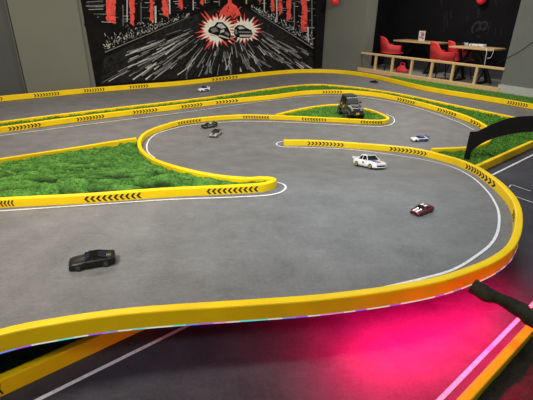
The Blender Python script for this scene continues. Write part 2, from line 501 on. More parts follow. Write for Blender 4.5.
# curbs -----------------------------------------------------------
cA = sweep_curb('track_curb', A, 'big yellow curb sweeping round the raised front loop of the track', low=lambda p: -0.016 if hh(p.y) > 0.05 else 0.0, height=HA)
for a, b, d, n in (((308, 143.8), (345, 145.6), 1, 10), ((390, 149), (427, 155), 1, 10), ((466, 166), (495, 186), 1, 10), ((511.5, 213), (512.8, 222), 1, 3)):
    sticker(cA, A, a, b, d, n=n, height=HA)
iTip = max(range(len(C) // 2), key=lambda i: C[i].x) - 3
cC = sweep_curb('track_curb', C, 'yellow curb edging the big turf island on the left, looping on to the jeep\'s turf spit', height=HC)
for a, b, d, n in (((1, 203), (15, 202.4), -1, 4), ((85, 199), (142, 195.5), -1, 10), ((205, 191.5), (258, 187.8), -1, 10), ((178, 123.8), (201, 121), -1, 8), ((243, 117.8), (270, 118), -1, 10), ((301, 119.8), (327, 121.2), -1, 9), ((360, 123.2), (383, 123.6), -1, 8)):
    sticker(cC, C, a, b, d, n=n, height=HC, last=(iTip if a[1] > 160 else None))
cI = sweep_curb('track_curb', I, 'plain yellow curb along the far side of the big turf island', height=HD)
cD = sweep_curb('track_curb', D, 'yellow curb on the near side of the thin turf strip, ending in the hairpin at right', height=HD)
for a, b, d, n in (((8, 130.5), (42, 126), 1, 9), ((77, 121), (104, 117.8), 1, 9), ((133, 114), (157, 111), 1, 8), ((181, 108), (202, 105.4), 1, 7), ((216, 103.2), (238, 100.8), 1, 7), ((322, 92.8), (342, 92.8), 1, 7), ((397, 99.8), (415, 103.4), 1, 7), ((437, 109), (456, 115), 1, 7), ((471, 120), (481, 126), 1, 4)):
    sticker(cD, D, a, b, d, n=n, height=HD)
cDF = sweep_curb('track_curb', DF, 'plain yellow curb on the far side of the thin turf strip', height=HDF)
cE = sweep_curb('track_curb', E, 'farthest yellow curb running under the mural and past the wooden railing')
for a, b, d, n in (((-8, 99), (3, 98), 1, 4), ((34, 95), (59, 92.8), 1, 9), ((83, 90.8), (105, 89), 1, 8), ((130, 87), (149, 85.4), 1, 7), ((212, 80), (238, 77), 1, 8), ((507, 101.2), (529, 105), 1, 8)):
    sticker(cE, E, a, b, d, n=n)
cF = sweep_curb('track_curb', FC, 'straight yellow curb of the lower road, passing under the raised loop', deck=False)
sticker(cF, FC, (-14, 388), (3, 379), -1, deck=False, n=3)
cG = sweep_curb('track_curb', GC, 'straight curb glowing orange in the pink light at bottom right', deck=False)

# white lines -------------------------------------------------------
zd = lambda q: hh(q.y) + 0.003
def line_px(px, w, deck_=True, parent=deck):
    w = w * 0.78
    pts = trace(px, 0.0, deck_, 0.03)
    return ribbon('lane_line', pts, w, zd if deck_ else (lambda q: 0.0045), M_WLINE, parent)
line_px([(283, 141.5), (278, 142.6), (276.5, 144.6), (280, 146.6), (300, 147.4), (350, 149.6), (387, 154.2), (420, 159.2), (440, 163.6), (454, 168), (468, 175), (483, 187), (493.5, 200.5), (498.6, 213), (497.5, 232), (491, 244), (480, 253.5), (453, 270), (420, 279.5), (385, 287.5)], 0.02)
line_px([(-30, 212.6), (0, 211.2), (84, 205.6), (170, 199.8), (237.5, 197.2), (272, 194.8), (282, 191.8), (285.8, 188), (283.5, 184.6), (277, 182.6)], 0.02)
line_px([(155, 158), (149, 153.5), (146.8, 149), (147.6, 143), (151, 138), (158, 133.4), (180, 127.2), (197, 124.6), (242, 121.6), (288, 122.4), (350, 125.4), (380, 126.6), (390, 125), (394.3, 121.5), (393, 117.6), (386, 114)], 0.02)
line_px([(0, 136), (90, 124.2), (180, 113), (271, 100.4), (310, 96.4), (350, 96.4), (387, 101), (420, 109), (455, 121), (474, 130)], 0.02)
ribbon('lane_line', [LR(s * 0.25 - 1.2, 0.135) for s in range(30)], 0.02, lambda q: 0.0045, M_WLINE, lr)
gl = at(440, 400, 0, False); gt = (Vector((gl.x, gl.y, 0)) - F0).dot(fn)
ribbon('lane_line', [LR(s * 0.25 - 1.2, gt) for s in range(30)], 0.02, lambda q: 0.0045, M_WLINE, lr)
line_px([(509, 187.5), (511.5, 185.3), (521, 188.4), (530, 191.4)], 0.013, False, lr)
line_px([(516, 197), (525, 200.3), (545, 207)], 0.013, False, lr)

# ------------------------------------------------------------------ turf
def dist_poly(x, y, pts):
    return min((Vector((x, y, 0)) - p).length for p in pts)
iC = min(range(len(C)), key=lambda i: (proj(C[i] + Vector((0, 0, hh(C[i].y) + HC)))[0] - 140) ** 2 + (proj(C[i] + Vector((0, 0, hh(C[i].y) + HC)))[1] - 139.5) ** 2)
_eb = [p for p in (list(I) + list(C[:iC + 1]))][::3]
def edge_d(x, y): return min(math.hypot(p.x - x, p.y - y) for p in _eb)
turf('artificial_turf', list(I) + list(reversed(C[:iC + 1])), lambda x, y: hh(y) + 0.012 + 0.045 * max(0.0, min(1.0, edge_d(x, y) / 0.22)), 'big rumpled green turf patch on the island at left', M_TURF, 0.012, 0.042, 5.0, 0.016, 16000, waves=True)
j0 = min(range(len(C)), key=lambda i: (C[i] - C[-1]).length if i < len(C) * 0.85 else 9)
turf('artificial_turf', C[j0:], lambda x, y: hh(y) + 0.03, 'small bright turf spit under the black jeep', M_TURF2, 0.03, 0.015, 6, 0.022, 6000)
kD = min(range(len(D)), key=lambda i: abs(D[i].x - 3.0) + abs(D[i].y - 5.6))
turf('artificial_turf', list(DF[:-1]) + list(reversed(D[:kD])), lambda x, y: hh(y) + 0.045, 'long thin turf strip between two yellow curbs', M_TURF2, 0.035, 0.015, 6, 0.028, 4500)
kA0 = min(range(len(A)), key=lambda i: (A[i] - D[-1]).length)
kA1 = min(range(len(A)), key=lambda i: dist_poly(A[i].x, A[i].y, FC) if A[i].y > 3 else 9)
Fhi = [p for p in FC if p.x > A[kA1].x]
def zemb(x, y):
    p = Vector((x, y, 0)); dF = (F0 - p).dot(fn); dF = max(0.0, dF)
    dD = min(dist_poly(x, y, D[kD - 4:]), dist_poly(x, y, A[kA0:kA1 + 3]))
    return 0.035 + hh(y) * dF / (dF + dD + 1e-4) * 0.9
turf('artificial_turf', D[kD - 2:] + A[kA0:kA1 + 1] + Fhi + [DF[-1]] + [DF[-8]], zemb, 'green turf bank under the black arch', M_TURF2, 0.03, 0.016, 6, 0.024, 9000)
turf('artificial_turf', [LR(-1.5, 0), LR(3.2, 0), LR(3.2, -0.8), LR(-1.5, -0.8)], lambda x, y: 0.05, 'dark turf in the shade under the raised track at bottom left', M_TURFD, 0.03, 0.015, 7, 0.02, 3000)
Er = [p for p in E if proj((p.x, p.y, CURB_H))[0] > 390 and p.x > 2]
turf('artificial_turf', Er + [RP(6.3, -0.06), RP(3.4, -0.06), RP(1.0, -0.06)], lambda x, y: 0.012, 'narrow turf strip in front of the wooden railing', M_TURF2, 0.03, 0.006, 7, 0.018, 4000)

# ------------------------------------------------------------------ room shell
WH = 3.2
def wall_box(name, a, b, thick, m, z0=0.0, z1=WH, side=1):
    """box whose visible face runs a->b; thickness goes away along the left/right normal"""
    a = Vector(a); b = Vector(b); d = (b - a).normalized(); n = Vector((-d.y, d.x, 0)) * side * thick
    mb = MB()
    vs = []
    for z in (z0, z1): vs += [Vector((p.x, p.y, z)) for p in (a, b, b + n, a + n)]
    mb.add(vs, [(0, 1, 2, 3), (4, 5, 6, 7), (0, 1, 5, 4), (1, 2, 6, 5), (2, 3, 7, 6), (3, 0, 4, 7)])
    o = mb.build(name, m); tag(o, kind='structure'); return o
sML, _ = sz(96, 86.5, WALL0, U); sMR, _ = sz(322.3, 69, WALL0, U)
pil0 = WALL0 + V * 0.12
sPL, _ = sz(27.5, 91.5, pil0, U)
wall_box('wall_back', WALL0 + U * -6.5, WALL0 + U * (sMR + 0.02), 0.2, M_WALL)
wall_box('wall_left', WALL0 + V * 0.01 + U * -7.5, WALL0 + V * 0.01 + U * (sPL - 0.02), 0.1, M_WALLD)
wall_box('trim_1', pil0 + U * sPL, pil0 + U * (sML - 0.01 - 0.12), 0.12, M_WALL)          # broad pier left of the mural
cw = WALL0 + U * sMR
depth_stub = (CORNER - cw).dot(V)
off = (CORNER - cw).dot(U)
# wall coming forward from the mural corner to the end of the railing
mb = MB()
p0, p1, p2, p3 = cw, CORNER, CORNER + U * 0.42, CORNER + U * 0.42 - V * (depth_stub + 0.3)
p4 = cw - V * 0.3
ring = [p0, p1, p2, p3, p4]
mb.prism([(p.x, p.y) for p in ring], lambda p: Vector((p[0], p[1], 0)), lambda p: Vector((p[0], p[1], WH)))
o = mb.build('wall_corner', M_WALL); tag(o, kind='structure')
REC_D, REC_L = 1.65, 3.6
wall_box('wall_recess_back', RP(-0.6, REC_D), RP(6.5, REC_D), 0.1, M_RECB)
wall_box('wall_recess_left', RP(-0.5, 0.43), RP(-0.5, REC_D), 0.1, M_RECB)
sR, _ = sz(498.6, 91, CORNER, V)
wall_box('wall_right', RP(sR, 0), RP(9.5, 0), 0.35, M_WALLR)
wall_box('baseboard_right', RP(sR - 0.02, -0.03), RP(sR + 1.5, -0.03), 0.028, mat('pale plaster kerb', (0.50, 0.50, 0.47), 0.7), 0, 0.16)
rf = mesh_obj('floor_recess', [RP(0, -0.02, .012), RP(6.5, -0.02, .012), RP(6.5, REC_D, .012), RP(-0.5, REC_D, .012), RP(-0.5, 0.42, .012), RP(0, 0.42, .012)], [(0, 1, 2, 3, 4, 5)], M_TILE)
if rf.data.polygons[0].normal.z < 0: rf.data.flip_normals()
tag(rf, kind='structure')
wall_box('trim_2', RP(-0.5, REC_D - 0.012), RP(6.4, REC_D - 0.012), 0.01, mat('dark skirting', (0.05, 0.05, 0.055), 0.5), 0.012, 0.28)

# ------------------------------------------------------------------ mural
MUC = [mat('mural black', (0.0065, 0.006, 0.0058), 0.85, var=0.5, scale=9, spec=0.12),
       mat('mural charcoal', (0.016, 0.0155, 0.015), 0.85, var=0.6, scale=14, spec=0.12),
       mat('mural gray', (0.19, 0.185, 0.18), 0.75, var=0.3, scale=30),
       mat('mural pale gray', (0.52, 0.51, 0.48), 0.75, var=0.25, scale=30),
       mat('mural cream', (0.85, 0.80, 0.68), 0.75, var=0.1, scale=20),
       mat('mural red', (0.80, 0.07, 0.045), 0.7, var=0.25, scale=12),
       mat('mural lime', (0.45, 0.48, 0.05), 0.7)]
mm = MB(); rnd = random.Random(3)
_lay = [0.012]
def MP(x, y):
    s, z = sz(x, y, WALL0, U); return s, z
def mpoly(px, mi, lift=None):
    _lay[0] += 0.00002
    l = lift if lift else _lay[0]
    vs = []
    for x, y in px:
        s, z = MP(x, y); vs.append(WALL0 + U * s + V * l + Vector((0, 0, z)))
    mm.add(vs, [tuple(range(len(vs)))], mi)
def stroke(x0, y0, x1, y1, w0, w1, mi):
    dx, dy = x1 - x0, y1 - y0; L = math.hypot(dx, dy) or 1; nx, ny = -dy / L, dx / L
    mpoly([(x0 + nx * w0, y0 + ny * w0), (x1 + nx * w1, y1 + ny * w1), (x1 - nx * w1, y1 - ny * w1), (x0 - nx * w0, y0 - ny * w0)], mi)
def PW(s, z, l): return WALL0 + U * s + V * l + Vector((0, 0, z))
zt = 2.85
_sl, _zl = sz(80.6, 0, WALL0, U); sMLt = sML + (_sl - sML) / _zl * zt
mm.prism([(sML, 0.0), (sMR - 0.03, 0.0), (sMR - 0.03, zt), (sMLt, zt)], lambda p: PW(p[0], p[1], 0.0), lambda p: PW(p[0], p[1], 0.012), 0)
# road wedge
mpoly([(228, 6), (262, 14), (318, 58), (318, 68), (100, 84), (104, 58), (190, 16)], 1)
for _ in range(300):                                     # light streaks radiating over the road
    a = rnd.uniform(-0.02, 1.0)
    bx = 96 + 226 * a; by = 84 - 16 * a
    if rnd.random() < 0.25: bx = rnd.choice((rnd.uniform(100, 125), rnd.uniform(300, 320))); by = rnd.uniform(52, 80)
    t0 = rnd.uniform(0.3, 0.9); t1 = min(1.0, t0 + rnd.uniform(0.05, 0.26))
    ox, oy = 229, 14
    p = (ox + (bx - ox) * t0, oy + (by - oy) * t0); q2 = (ox + (bx - ox) * t1, oy + (by - oy) * t1)
    if not (100 < q2[0] < 318): continue
    stroke(p[0], p[1], q2[0], q2[1], rnd.uniform(0.08, 0.35), rnd.uniform(0.2, 1.1) * t1, rnd.choice((0, 0, 1, 2, 2, 2, 3, 0)))
for sx, sy, ex, ey in ((200, 50, 182, 76), (214, 52, 206, 75), (240, 50, 252, 73), (256, 45, 292, 66), (262, 40, 300, 56), (180, 42, 130, 68), (172, 36, 118, 58), (228, 50, 230, 74), (246, 52, 270, 72), (192, 46, 152, 78)):
    for k in range(7):
        j = lambda s: rnd.gauss(0, s)
        t = rnd.uniform(0, 0.6)
        stroke(sx + (ex - sx) * t + j(2), sy + (ey - sy) * t + j(1.2), sx + (ex - sx) * (t + .4) + j(3), sy + (ey - sy) * (t + .4) + j(1.5), 0.15, rnd.uniform(0.3, 0.8), rnd.choice((2, 3, 2, 2)))
# towers
def tower(x0, x1, ybase, red, side):
    yt = -70
    mpoly([(x0, yt), (x1, yt), (x1, ybase), (x0, ybase)], 0)
    y = -64
    while y < ybase - 3:
        for _ in range(2):
            xa = rnd.uniform(x0, x1 - 1.5)
            stroke(xa, y + rnd.uniform(-.6, .6), xa + rnd.uniform(0.8, (x1 - x0) * 0.6), y + rnd.uniform(-.6, .6), 0.2, 0.25, rnd.choice((1, 2, 2, 3, 1)))
        y += rnd.uniform(2.2, 3.6)
    if red:
        r0, r1 = red; yb = ybase - rnd.uniform(1, 5)
        pts = [(r0, yt), (r1, yt)]
        y = yt
        while y < yb - 4:
            y += rnd.uniform(2, 4); pts.append((r1 + rnd.uniform(-.8, .8), y))
        pts.append((r1 - 0.2 if side > 0 else r0 + .3, yb))
        y = yb - 3
        while y > yt + 4:
            pts.append((r0 + rnd.uniform(-1.2, .8), y)); y -= rnd.uniform(2, 4)
        mpoly(pts, 5)
        for _ in range(26):
            yy = rnd.uniform(-60, yb - 2); xa = r0 + rnd.choice((0, 1)) * (r1 - r0)
            stroke(xa + rnd.uniform(-1, 1), yy, (r0 + r1) / 2 + rnd.uniform(-1.5, 1.5), yy + rnd.uniform(-1.2, 1.2), rnd.uniform(.2, .7), .1, 0)
for x0, x1, yb, red in ((84, 116, 26, (106, 115)), (118, 136, 30, (129.5, 134)), (137, 155, 24, (149.5, 153.5)), (156, 169, 20, (162, 167.5)), (170, 181, 14, (178, 182)), (183, 196, 12, None), (197, 210, 8, (200, 202.5)), (212, 222, 5, None)):
    tower(x0, x1, yb, red, 1)
for x0, x1, yb, red in ((312, 321.5, 34, None), (297, 311, 36, (300.5, 306)), (284, 296, 26, (286, 290)), (276, 284, 20, (277.5, 281)), (267, 275, 14, (270.5, 273)), (256, 266, 8, (258, 260)), (240, 255, 4, None)):
    tower(x0, min(x1, 321.5), yb, red, -1)
for x, y0, y1, w, c in ((126, -60, 22, 0.6, 3), (154.5, 6, 23, 1.0, 3), (168.5, -5, 14, 0.9, 3), (122, 5, 26, .4, 2), (140, 2, 24, .4, 2), (275.5, -4, 22, 0.7, 3), (293, 2, 28, .5, 2), (306.8, 27, 41, 0.9, 3), (263, -6, 12, .6, 3), (310.5, -50, 40, .5, 2), (192, -20, 10, .6, 3), (218, -20, 6, .5, 2), (245, -8, 4, .7, 6), (204, -10, 3, .5, 6), (88, 4, 4.5, .5, 2)):
    stroke(x, y0, x + 0.3, y1, w, w * .8, c)
stroke(85, 3.5, 103, 2.5, 1.1, .9, 1); stroke(85, 6, 104, 5, .4, .4, 2); stroke(86, 2, 102, 1, .35, .3, 2)
# pale scribbles of kerbside crowds
for (xa, ya, xb, yb) in ((104, 50, 188, 16), (312, 46, 250, 8)):
    for _ in range(330):
        t = rnd.random(); x = xa + (xb - xa) * t; y = ya + (yb - ya) * t - abs(rnd.gauss(0, 6.0)) * (1.2 - t)
        an = rnd.uniform(0, PI); L = rnd.uniform(0.8, 3.4) * (1.15 - 0.6 * t)
        stroke(x, y, x + math.cos(an) * L * .7, y - math.sin(an) * L, rnd.uniform(.12, .3), rnd.uniform(.1, .3), rnd.choice((2, 3, 2, 2, 4, 0)))
    stroke(xa, ya + 2, xb, yb + 1, .5, .25, 2)
# red splash with a mast over the street
mpoly([(227, -40), (230, -40), (230.5, 3), (235, 6), (238, 11), (240.5, 17), (236, 15), (233, 19), (229, 15), (225, 18), (222, 14), (217, 17), (219, 11), (223, 6), (226.5, 3)], 5)
for _ in range(24):
    x = rnd.uniform(215, 242); y = rnd.uniform(6, 20); stroke(x, y, x + rnd.gauss(0, 2), y + rnd.gauss(0, 2), .5, .3, rnd.choice((5, 5, 0)))
# starbursts
def star(cx, cy, r0, r1, n, mi, sy=0.85, gap=None):
    pts = []
    for k in range(n * 2):
        a = PI * k / n + rnd.uniform(-.06, .06); rr = r1 * rnd.uniform(0.72, 1.15) if k % 2 else r0 * rnd.uniform(0.85, 1.1)
        pts.append((cx + math.cos(a) * rr, cy + math.sin(a) * rr * sy))
    c = (cx, cy)
    for k in range(len(pts)): mpoly([c, pts[k], pts[(k + 1) % len(pts)]], mi, _lay[0])
    _lay[0] += 0.0002
star(216, 30, 14, 24, 26, 5); star(243, 30, 11, 19, 22, 5)
star(216, 30, 12.5, 20, 26, 4); star(243, 30, 10, 16, 22, 4)
def mcar(pts_body, glass, extra):
    mpoly(pts_body, 0, None); _lay[0] += .0002
    for g in glass: mpoly(g, 3)
    _lay[0] += .0002
    for e in extra: mpoly(*e)
    _lay[0] += .0002
mcar([(206.5, 31), (208, 27.5), (213, 25.5), (215.5, 22), (221, 22), (226, 26.5), (229, 32.5), (229.5, 36), (228, 40), (224, 41.5), (217, 37), (209, 35)],
     [[(215, 26), (217, 23.6), (220.5, 23.6), (224.5, 27.5), (220, 28.5)], [(219, 30), (222.5, 29), (223, 31.5), (218.5, 33)]],
     [([(209, 29), (214, 27), (217, 31), (211, 32.5)], 2), ([(218, 34.5), (228, 38), (227.5, 39), (217, 36)], 3), ([(224.5, 31), (228, 34), (227, 36), (223, 33.5)], 2), ([(207, 32.5), (217, 36), (217, 37), (208, 34)], 4)])
mcar([(232, 33), (233, 28), (236, 25), (241, 25), (245, 28), (250, 30), (251, 34), (249, 37.5), (240, 38), (234, 36.5)],
     [[(236, 27), (240, 26.2), (243.5, 28.6), (238, 29)]],
     [([(237, 31), (249.5, 31.5), (250, 33), (237, 32.6)], 2), ([(238, 34.6), (250, 34.6), (249.5, 36.4), (238.5, 36.6)], 3), ([(232.8, 30), (235, 29), (236, 34), (233, 33.5)], 2)])
# frame edge at the right
mpoly([(314, 0), (325, 0), (319.5, 68), (313, 68)], 0)
mural = mm.build('wall_mural', MUC, recalc=False)
tag(mural, 'black, white and red street mural of two racing cars painted on the far wall', 'mural')

# chalk marks on the black recess wall
chalk_root = thing('chalk_drawing', 'faint chalk scribbles on the black wall behind the tables', 'drawing', RP(2.5, REC_D - .004, 1.2))
M_CHALK = mat('faint chalk', (0.028, 0.028, 0.03), 0.9, var=0.6, scale=40, spec=0.1)
WB = RP(0, REC_D - 0.004)
def chalk(px, w):
    pts = []
    for x, y in px:
        s, z = sz(x, y, WB, V); pts.append(WB + V * s + Vector((0, 0, z)))
    pts = catmull(pts, 0.02)
    vs = []; nrm = -U; mk = MB(); o0 = Vector(chalk_root.location)
    for i, p in enumerate(pts):
        t = (pts[min(i + 1, len(pts) - 1)] - pts[max(i - 1, 0)]).normalized(); sd = t.cross(nrm) * w / 2
        vs += [p + sd - U * 0.001, p - sd - U * 0.001]
    mk.add([v - o0 for v in vs], [(2 * i, 2 * i + 1, 2 * i + 3, 2 * i + 2) for i in range(len(pts) - 1)])
    mk.build('chalk_stroke', M_CHALK, chalk_root, recalc=False)
chalk([(473, 33), (472, 29), (475, 24), (479, 22), (480.5, 25), (478.5, 29), (476, 31)], .05)
chalk([(481, 30), (480, 26), (483, 22.5), (486, 22), (487, 25.5), (484.5, 29), (482, 30)], .05)
chalk([(477, 36), (479, 37.5), (480, 36)], .03)
for _ in range(18):
    x = rnd.uniform(440, 505); y = rnd.uniform(-5, 34)
    chalk([(x, y), (x + rnd.uniform(-1, 1), y + rnd.uniform(2, 6)), (x + rnd.uniform(-2, 2), y + rnd.uniform(5, 10))], .012)

# ------------------------------------------------------------------ railing
rail = thing('wooden_railing', 'low pine railing in front of the red chairs', 'railing')
zt_r = sz(431, 60.7, CORNER, V)[1]
s0r, s1r = 0.0, sR + 0.02
mb = MB(); mb.bar(RP(s0r, 0, zt_r), RP(s1r, 0, zt_r), 0.07, 0.045); mb.build('top_rail', M_PINE, rail, bevel=0.006)
mb = MB(); mb.bar(RP(s0r - .05, -.01, 0.045), RP(s1r, -.01, 0.045), 0.09, 0.09); mb.build('bottom_rail', M_PINE, rail, bevel=0.006)
for x in (374.7, 391.6, 411, 431.5, 453, 477):
    s, _ = sz(x, 70, CORNER, V)
    mb = MB(); mb.bar(RP(s, 0, 0.05), RP(s, 0, zt_r - .02), 0.055, 0.05, up=V); mb.build('post', M_PINE, rail, bevel=0.005)

# ------------------------------------------------------------------ tables and chairs
AV = math.atan2(V.y, V.x)
def st_table(px, py):                                    # table-top point in (s, t)
    p = at(px, py, 0.75, False); d = p - CORNER
    return d.dot(V), d.dot(U)
def make_table(loc, L, W, label):
    t = thing('cafe_table', label, 'table', loc, AV)
    mb = MB(); mb.box((0, 0, 0.735), (L, W, 0.035)); mb.build('table_top', M_TABLE, t, bevel=0.006)
    for e in (-1, 1):
        mb = MB(); x = e * (L / 2 - 0.22)
        mb.bar((x - .02, -W / 2 + .05, 0), (x + .02, W / 2 - .05, 0.715), 0.05, 0.05)
        mb.bar((x - .02, W / 2 - .05, 0), (x + .02, -W / 2 + .05, 0.715), 0.05, 0.05)
        mb.bar((x, -W / 2 + .02, 0.02), (x, W / 2 - .02, 0.02), 0.05, 0.04)
        # splayed side struts that read as an X from the front
        mb.bar((x, 0, 0.34), (x - e * 0.28, 0, 0.71), 0.045, 0.045)
        mb.bar((x, 0, 0.38), (x + e * 0.20, 0, 0.03), 0.045, 0.045)
        mb.build('leg_frame', M_STEEL, t)
    return t
T1 = make_table(RP(0.92, 1.16, .012), 1.25, 0.6, 'oak topped black legged table holding a small card, between the red chairs')
T2 = make_table(RP(2.63, 0.70, .012), 0.98, 0.62, 'oak topped black legged table littered with controllers, at right of the recess')

def make_chair(loc, rz, label):
    t = thing('plastic_armchair', label, 'chair', loc, rz, 'red plastic armchairs')
    # local +x is the facing direction; shell: seat pan
    v = []; f = []
    nu, nv = 10, 10
    for i in range(nu + 1):
        for j in range(nv + 1):
            x = -0.20 + 0.44 * i / nu; y = -0.23 + 0.46 * j / nv
            z = 0.44 - 0.025 * math.cos(PI * (y / 0.5)) + 0.02 * (abs(y) / 0.23) ** 4 - (0.02 * max(0, x - 0.15) / 0.09)
            v.append((x, y, z))
    for i in range(nu):
        for j in range(nv):
            a = i * (nv + 1) + j; f.append((a, a + 1, a + nv + 2, a + nv + 1))
    o = mesh_obj('seat', v, f, M_RED, t, smooth=True)
    md = o.modifiers.new('s', 'SOLIDIFY'); md.thickness = 0.02
    # wrap-around back and arms, split into solid upper band and perforated lower band
    def wrap(u, k):
        a = (u - 0.5) * 2.0                                # -1 .. 1 around the back
        ang = a * 1.75
        rx, ry = 0.24, 0.28
        x = -0.03 - rx * math.cos(ang) + (0.13 * max(0, abs(a) - .62) / .38)
        y = ry * math.sin(min(PI / 2, max(-PI / 2, ang * 0.95)))
        top = 0.65 + 0.19 * max(0.0, 1 - (abs(a) / 0.62) ** 4.0) - 0.02 * abs(a)
        z = 0.43 + (top - 0.43) * k
        lean = -0.07 * k * (1 - abs(a))
        return (x + lean, y, z)
    def band(k0, k1, nm, m):
        v = []; f = []; n = 28; kk = 6
        for i in range(n + 1):
            for j in range(kk + 1): v.append(wrap(i / n, k0 + (k1 - k0) * j / kk))
        for i in range(n):
            for j in range(kk):
                a = i * (kk + 1) + j; f.append((a, a + 1, a + kk + 2, a + kk + 1))
        o = mesh_obj(nm, v, f, m, t, smooth=True)
        md = o.modifiers.new('s', 'SOLIDIFY'); md.thickness = 0.018; md.offset = 0
    band(0.0, 0.12, 'shell_rim', M_RED)
    band(0.12, 0.55, 'mesh_panel', M_REDD)
    band(0.55, 1.0, 'backrest', M_RED)
    for sx in (-1, 1):
        for sy in (-1, 1):
            mb = MB(); mb.tube([(sx * .14 + .02, sy * .17, .43), (sx * .24 + .02, sy * .24, 0)], [0.016, 0.012], 8)
            mb.build('leg', M_STEEL, t, smooth=True)
    return t
def px_floor(px, py):
    p = at(px, py, 0.012, False); return p
ch1 = make_chair(RP(0.28, 0.86, .012), AV + 1.0, 'red plastic armchair nearest the gray wall end, at the left table')
ch2 = copy_tree(ch1); ch2.location = RP(2.03, 0.42, .012); ch2.rotation_euler.z = AV + 0.95
ch2['label'] = 'red plastic armchair in the middle, nearer the railing, beside the right table'
ch3 = copy_tree(ch1); ch3.location = RP(2.12, 1.04, .012); ch3.rotation_euler.z = AV + 0.85
ch3['label'] = 'red plastic armchair half hidden behind the middle chair and right table'

# red bag under the left table
mb = MB(); prof = []
rings = []
for k in range(7):
    t = k / 6; z = 0.17 * t; w = (0.17, 0.18, 0.17, 0.14, 0.10, 0.06, 0.03)[k]; d = (0.10, .11, .10, .08, .06, .03, .015)[k]
    rings.append([Vector((w * math.cos(a) * (1 + .1 * math.sin(3 * a + k)), d * math.sin(a), z + 0.015 * math.sin(2 * a + 1) * (t > .5))) for a in [2 * PI * i / 16 for i in range(16)]])
vs = [v for r_ in rings for v in r_]
mb.add(vs, [(i * 16 + j, i * 16 + (j + 1) % 16, (i + 1) * 16 + (j + 1) % 16, (i + 1) * 16 + j) for i in range(6) for j in range(16)] + [tuple(range(15, -1, -1)), tuple(range(96, 112))])
bag = thing('fabric_bag', 'red bag slumped on the floor under the left table', 'bag', RP(0.78, 0.72, .012), AV)
mb.build('bag_body', mat('red fabric', (0.62, 0.03, 0.035), 0.7, var=0.25, scale=25), bag, smooth=True)
mb = MB(); mb.tube(catmull([(-.07, 0, .13), (-.05, 0, .22), (.05, 0, .22), (.08, 0, .13)], .02), .008, 6); mb.build('handle', M_RED, bag, smooth=True)

# standing card on the left table
s, t_ = st_table(421, 41.6)
card = thing('table_card', 'small printed white card standing on the left table', 'card', RP(s, t_, 0.765), AV + 0.25)
mb = MB(); mb.box((0, 0, 0.12), (0.16, 0.012, 0.24), M=Matrix.Rotation(0.12, 3, 'X')); mb.build('card_panel', mat('card white', (0.66, 0.60, 0.57), 0.6, var=0.1), card)
mb = MB()
Rm = Matrix.Rotation(0.12, 3, 'X')
for cx_, cz_, w, h_, mi in ((0.02, .15, .08, .07, 0), (-.03, .09, .07, .05, 1), (.03, .07, .05, .05, 0), (0, .2, .11, .015, 2)):
    mb.box(Rm @ Vector((cx_, -0.0075, cz_ - 0.12)) + Vector((0, 0, 0.12)), (w, 0.002, h_), M=Rm, mi=mi)
mb.build('printed_picture', [mat('print brown', (0.22, 0.16, 0.14), 0.6), mat('print blue gray', (0.25, 0.25, 0.34), .6), mat('print dark red', (0.35, 0.1, 0.08), .6)], card)

# controllers and cables on the right table
def make_pad(loc, rz, label, m):
    t = thing('game_controller', label, 'controller', loc, rz, 'controllers on the right table')
    mb = MB()
    pts = [(-.09, .0), (-.10, -.05), (-.075, -.065), (-.045, -.03), (.045, -.03), (.075, -.065), (.10, -.05), (.09, 0), (.07, .04), (-.07, .04)]
    mb.prism(pts, lambda p: Vector((p[0], p[1], 0.0)), lambda p: Vector((p[0] * .92, p[1] * .9, 0.045)))
    t.scale = (1.1, 1.1, 1.1)
    mb.build('controller_body', m, t, bevel=0.008)
    for sx in (-1, 1):
        mb = MB(); mb.tube([(sx * .035, -.005, .045), (sx * .035, -.005, .065)], [.012, .015], 8); mb.build('thumbstick', M_STEEL, t)
    return t
MW = mat('white plastic', (0.70, 0.70, 0.70), 0.4, var=0.05); MBL = mat('pale blue plastic', (0.35, 0.42, 0.60), 0.4)
for (x, y, rz, lb, m) in ((459, 46.0, .3, 'black controller at the left end of the right table', M_STEEL), (466, 45.6, 1.2, 'pale blue controller among the cables on the right table', MBL), (473.5, 46.8, -.4, 'white controller in the middle of the right table', MW), (480.5, 47.2, 2.2, 'white controller lying nearest the hanging cable', MW)):
    s, t_ = st_table(x, y)
    t_ = min(max(t_, 0.56), 1.0)
    make_pad(RP(s, t_, 0.766), rz, lb, m)
cb = MB()
def hang(px):
    out = []
    for x, y in px:
        s_, z_ = sz(x, y, RP(0, 0.375), V); out.append(RP(s_, 0.375, z_))
    return out
h1 = hang([(486, 49), (486.6, 53), (485.4, 59), (484.6, 65)])
h2 = hang([(493, 50.3), (492.6, 54), (490.2, 57.8), (487, 58.4)])
def top_run(p, ds):
    sv = (p - CORNER).dot(V); return [RP(sv + ds, 0.62, .772), RP(sv + ds * .4, .50, .774), RP(sv, 0.40, .770)]
cb.tube(catmull(top_run(h1[0], -.25) + h1[1:], .03), 0.007, 6)
o = cb.build('white_cable', MW, smooth=True); tag(o, 'white cable hanging straight down from the front edge of the right table', 'cable')
cb = MB()
cb.tube(catmull(top_run(h2[0], -.18) + h2[1:], .03), 0.006, 6)
o = cb.build('white_cable', MW, smooth=True); tag(o, 'shorter white cable looping back at the right end of the right table', 'cable')

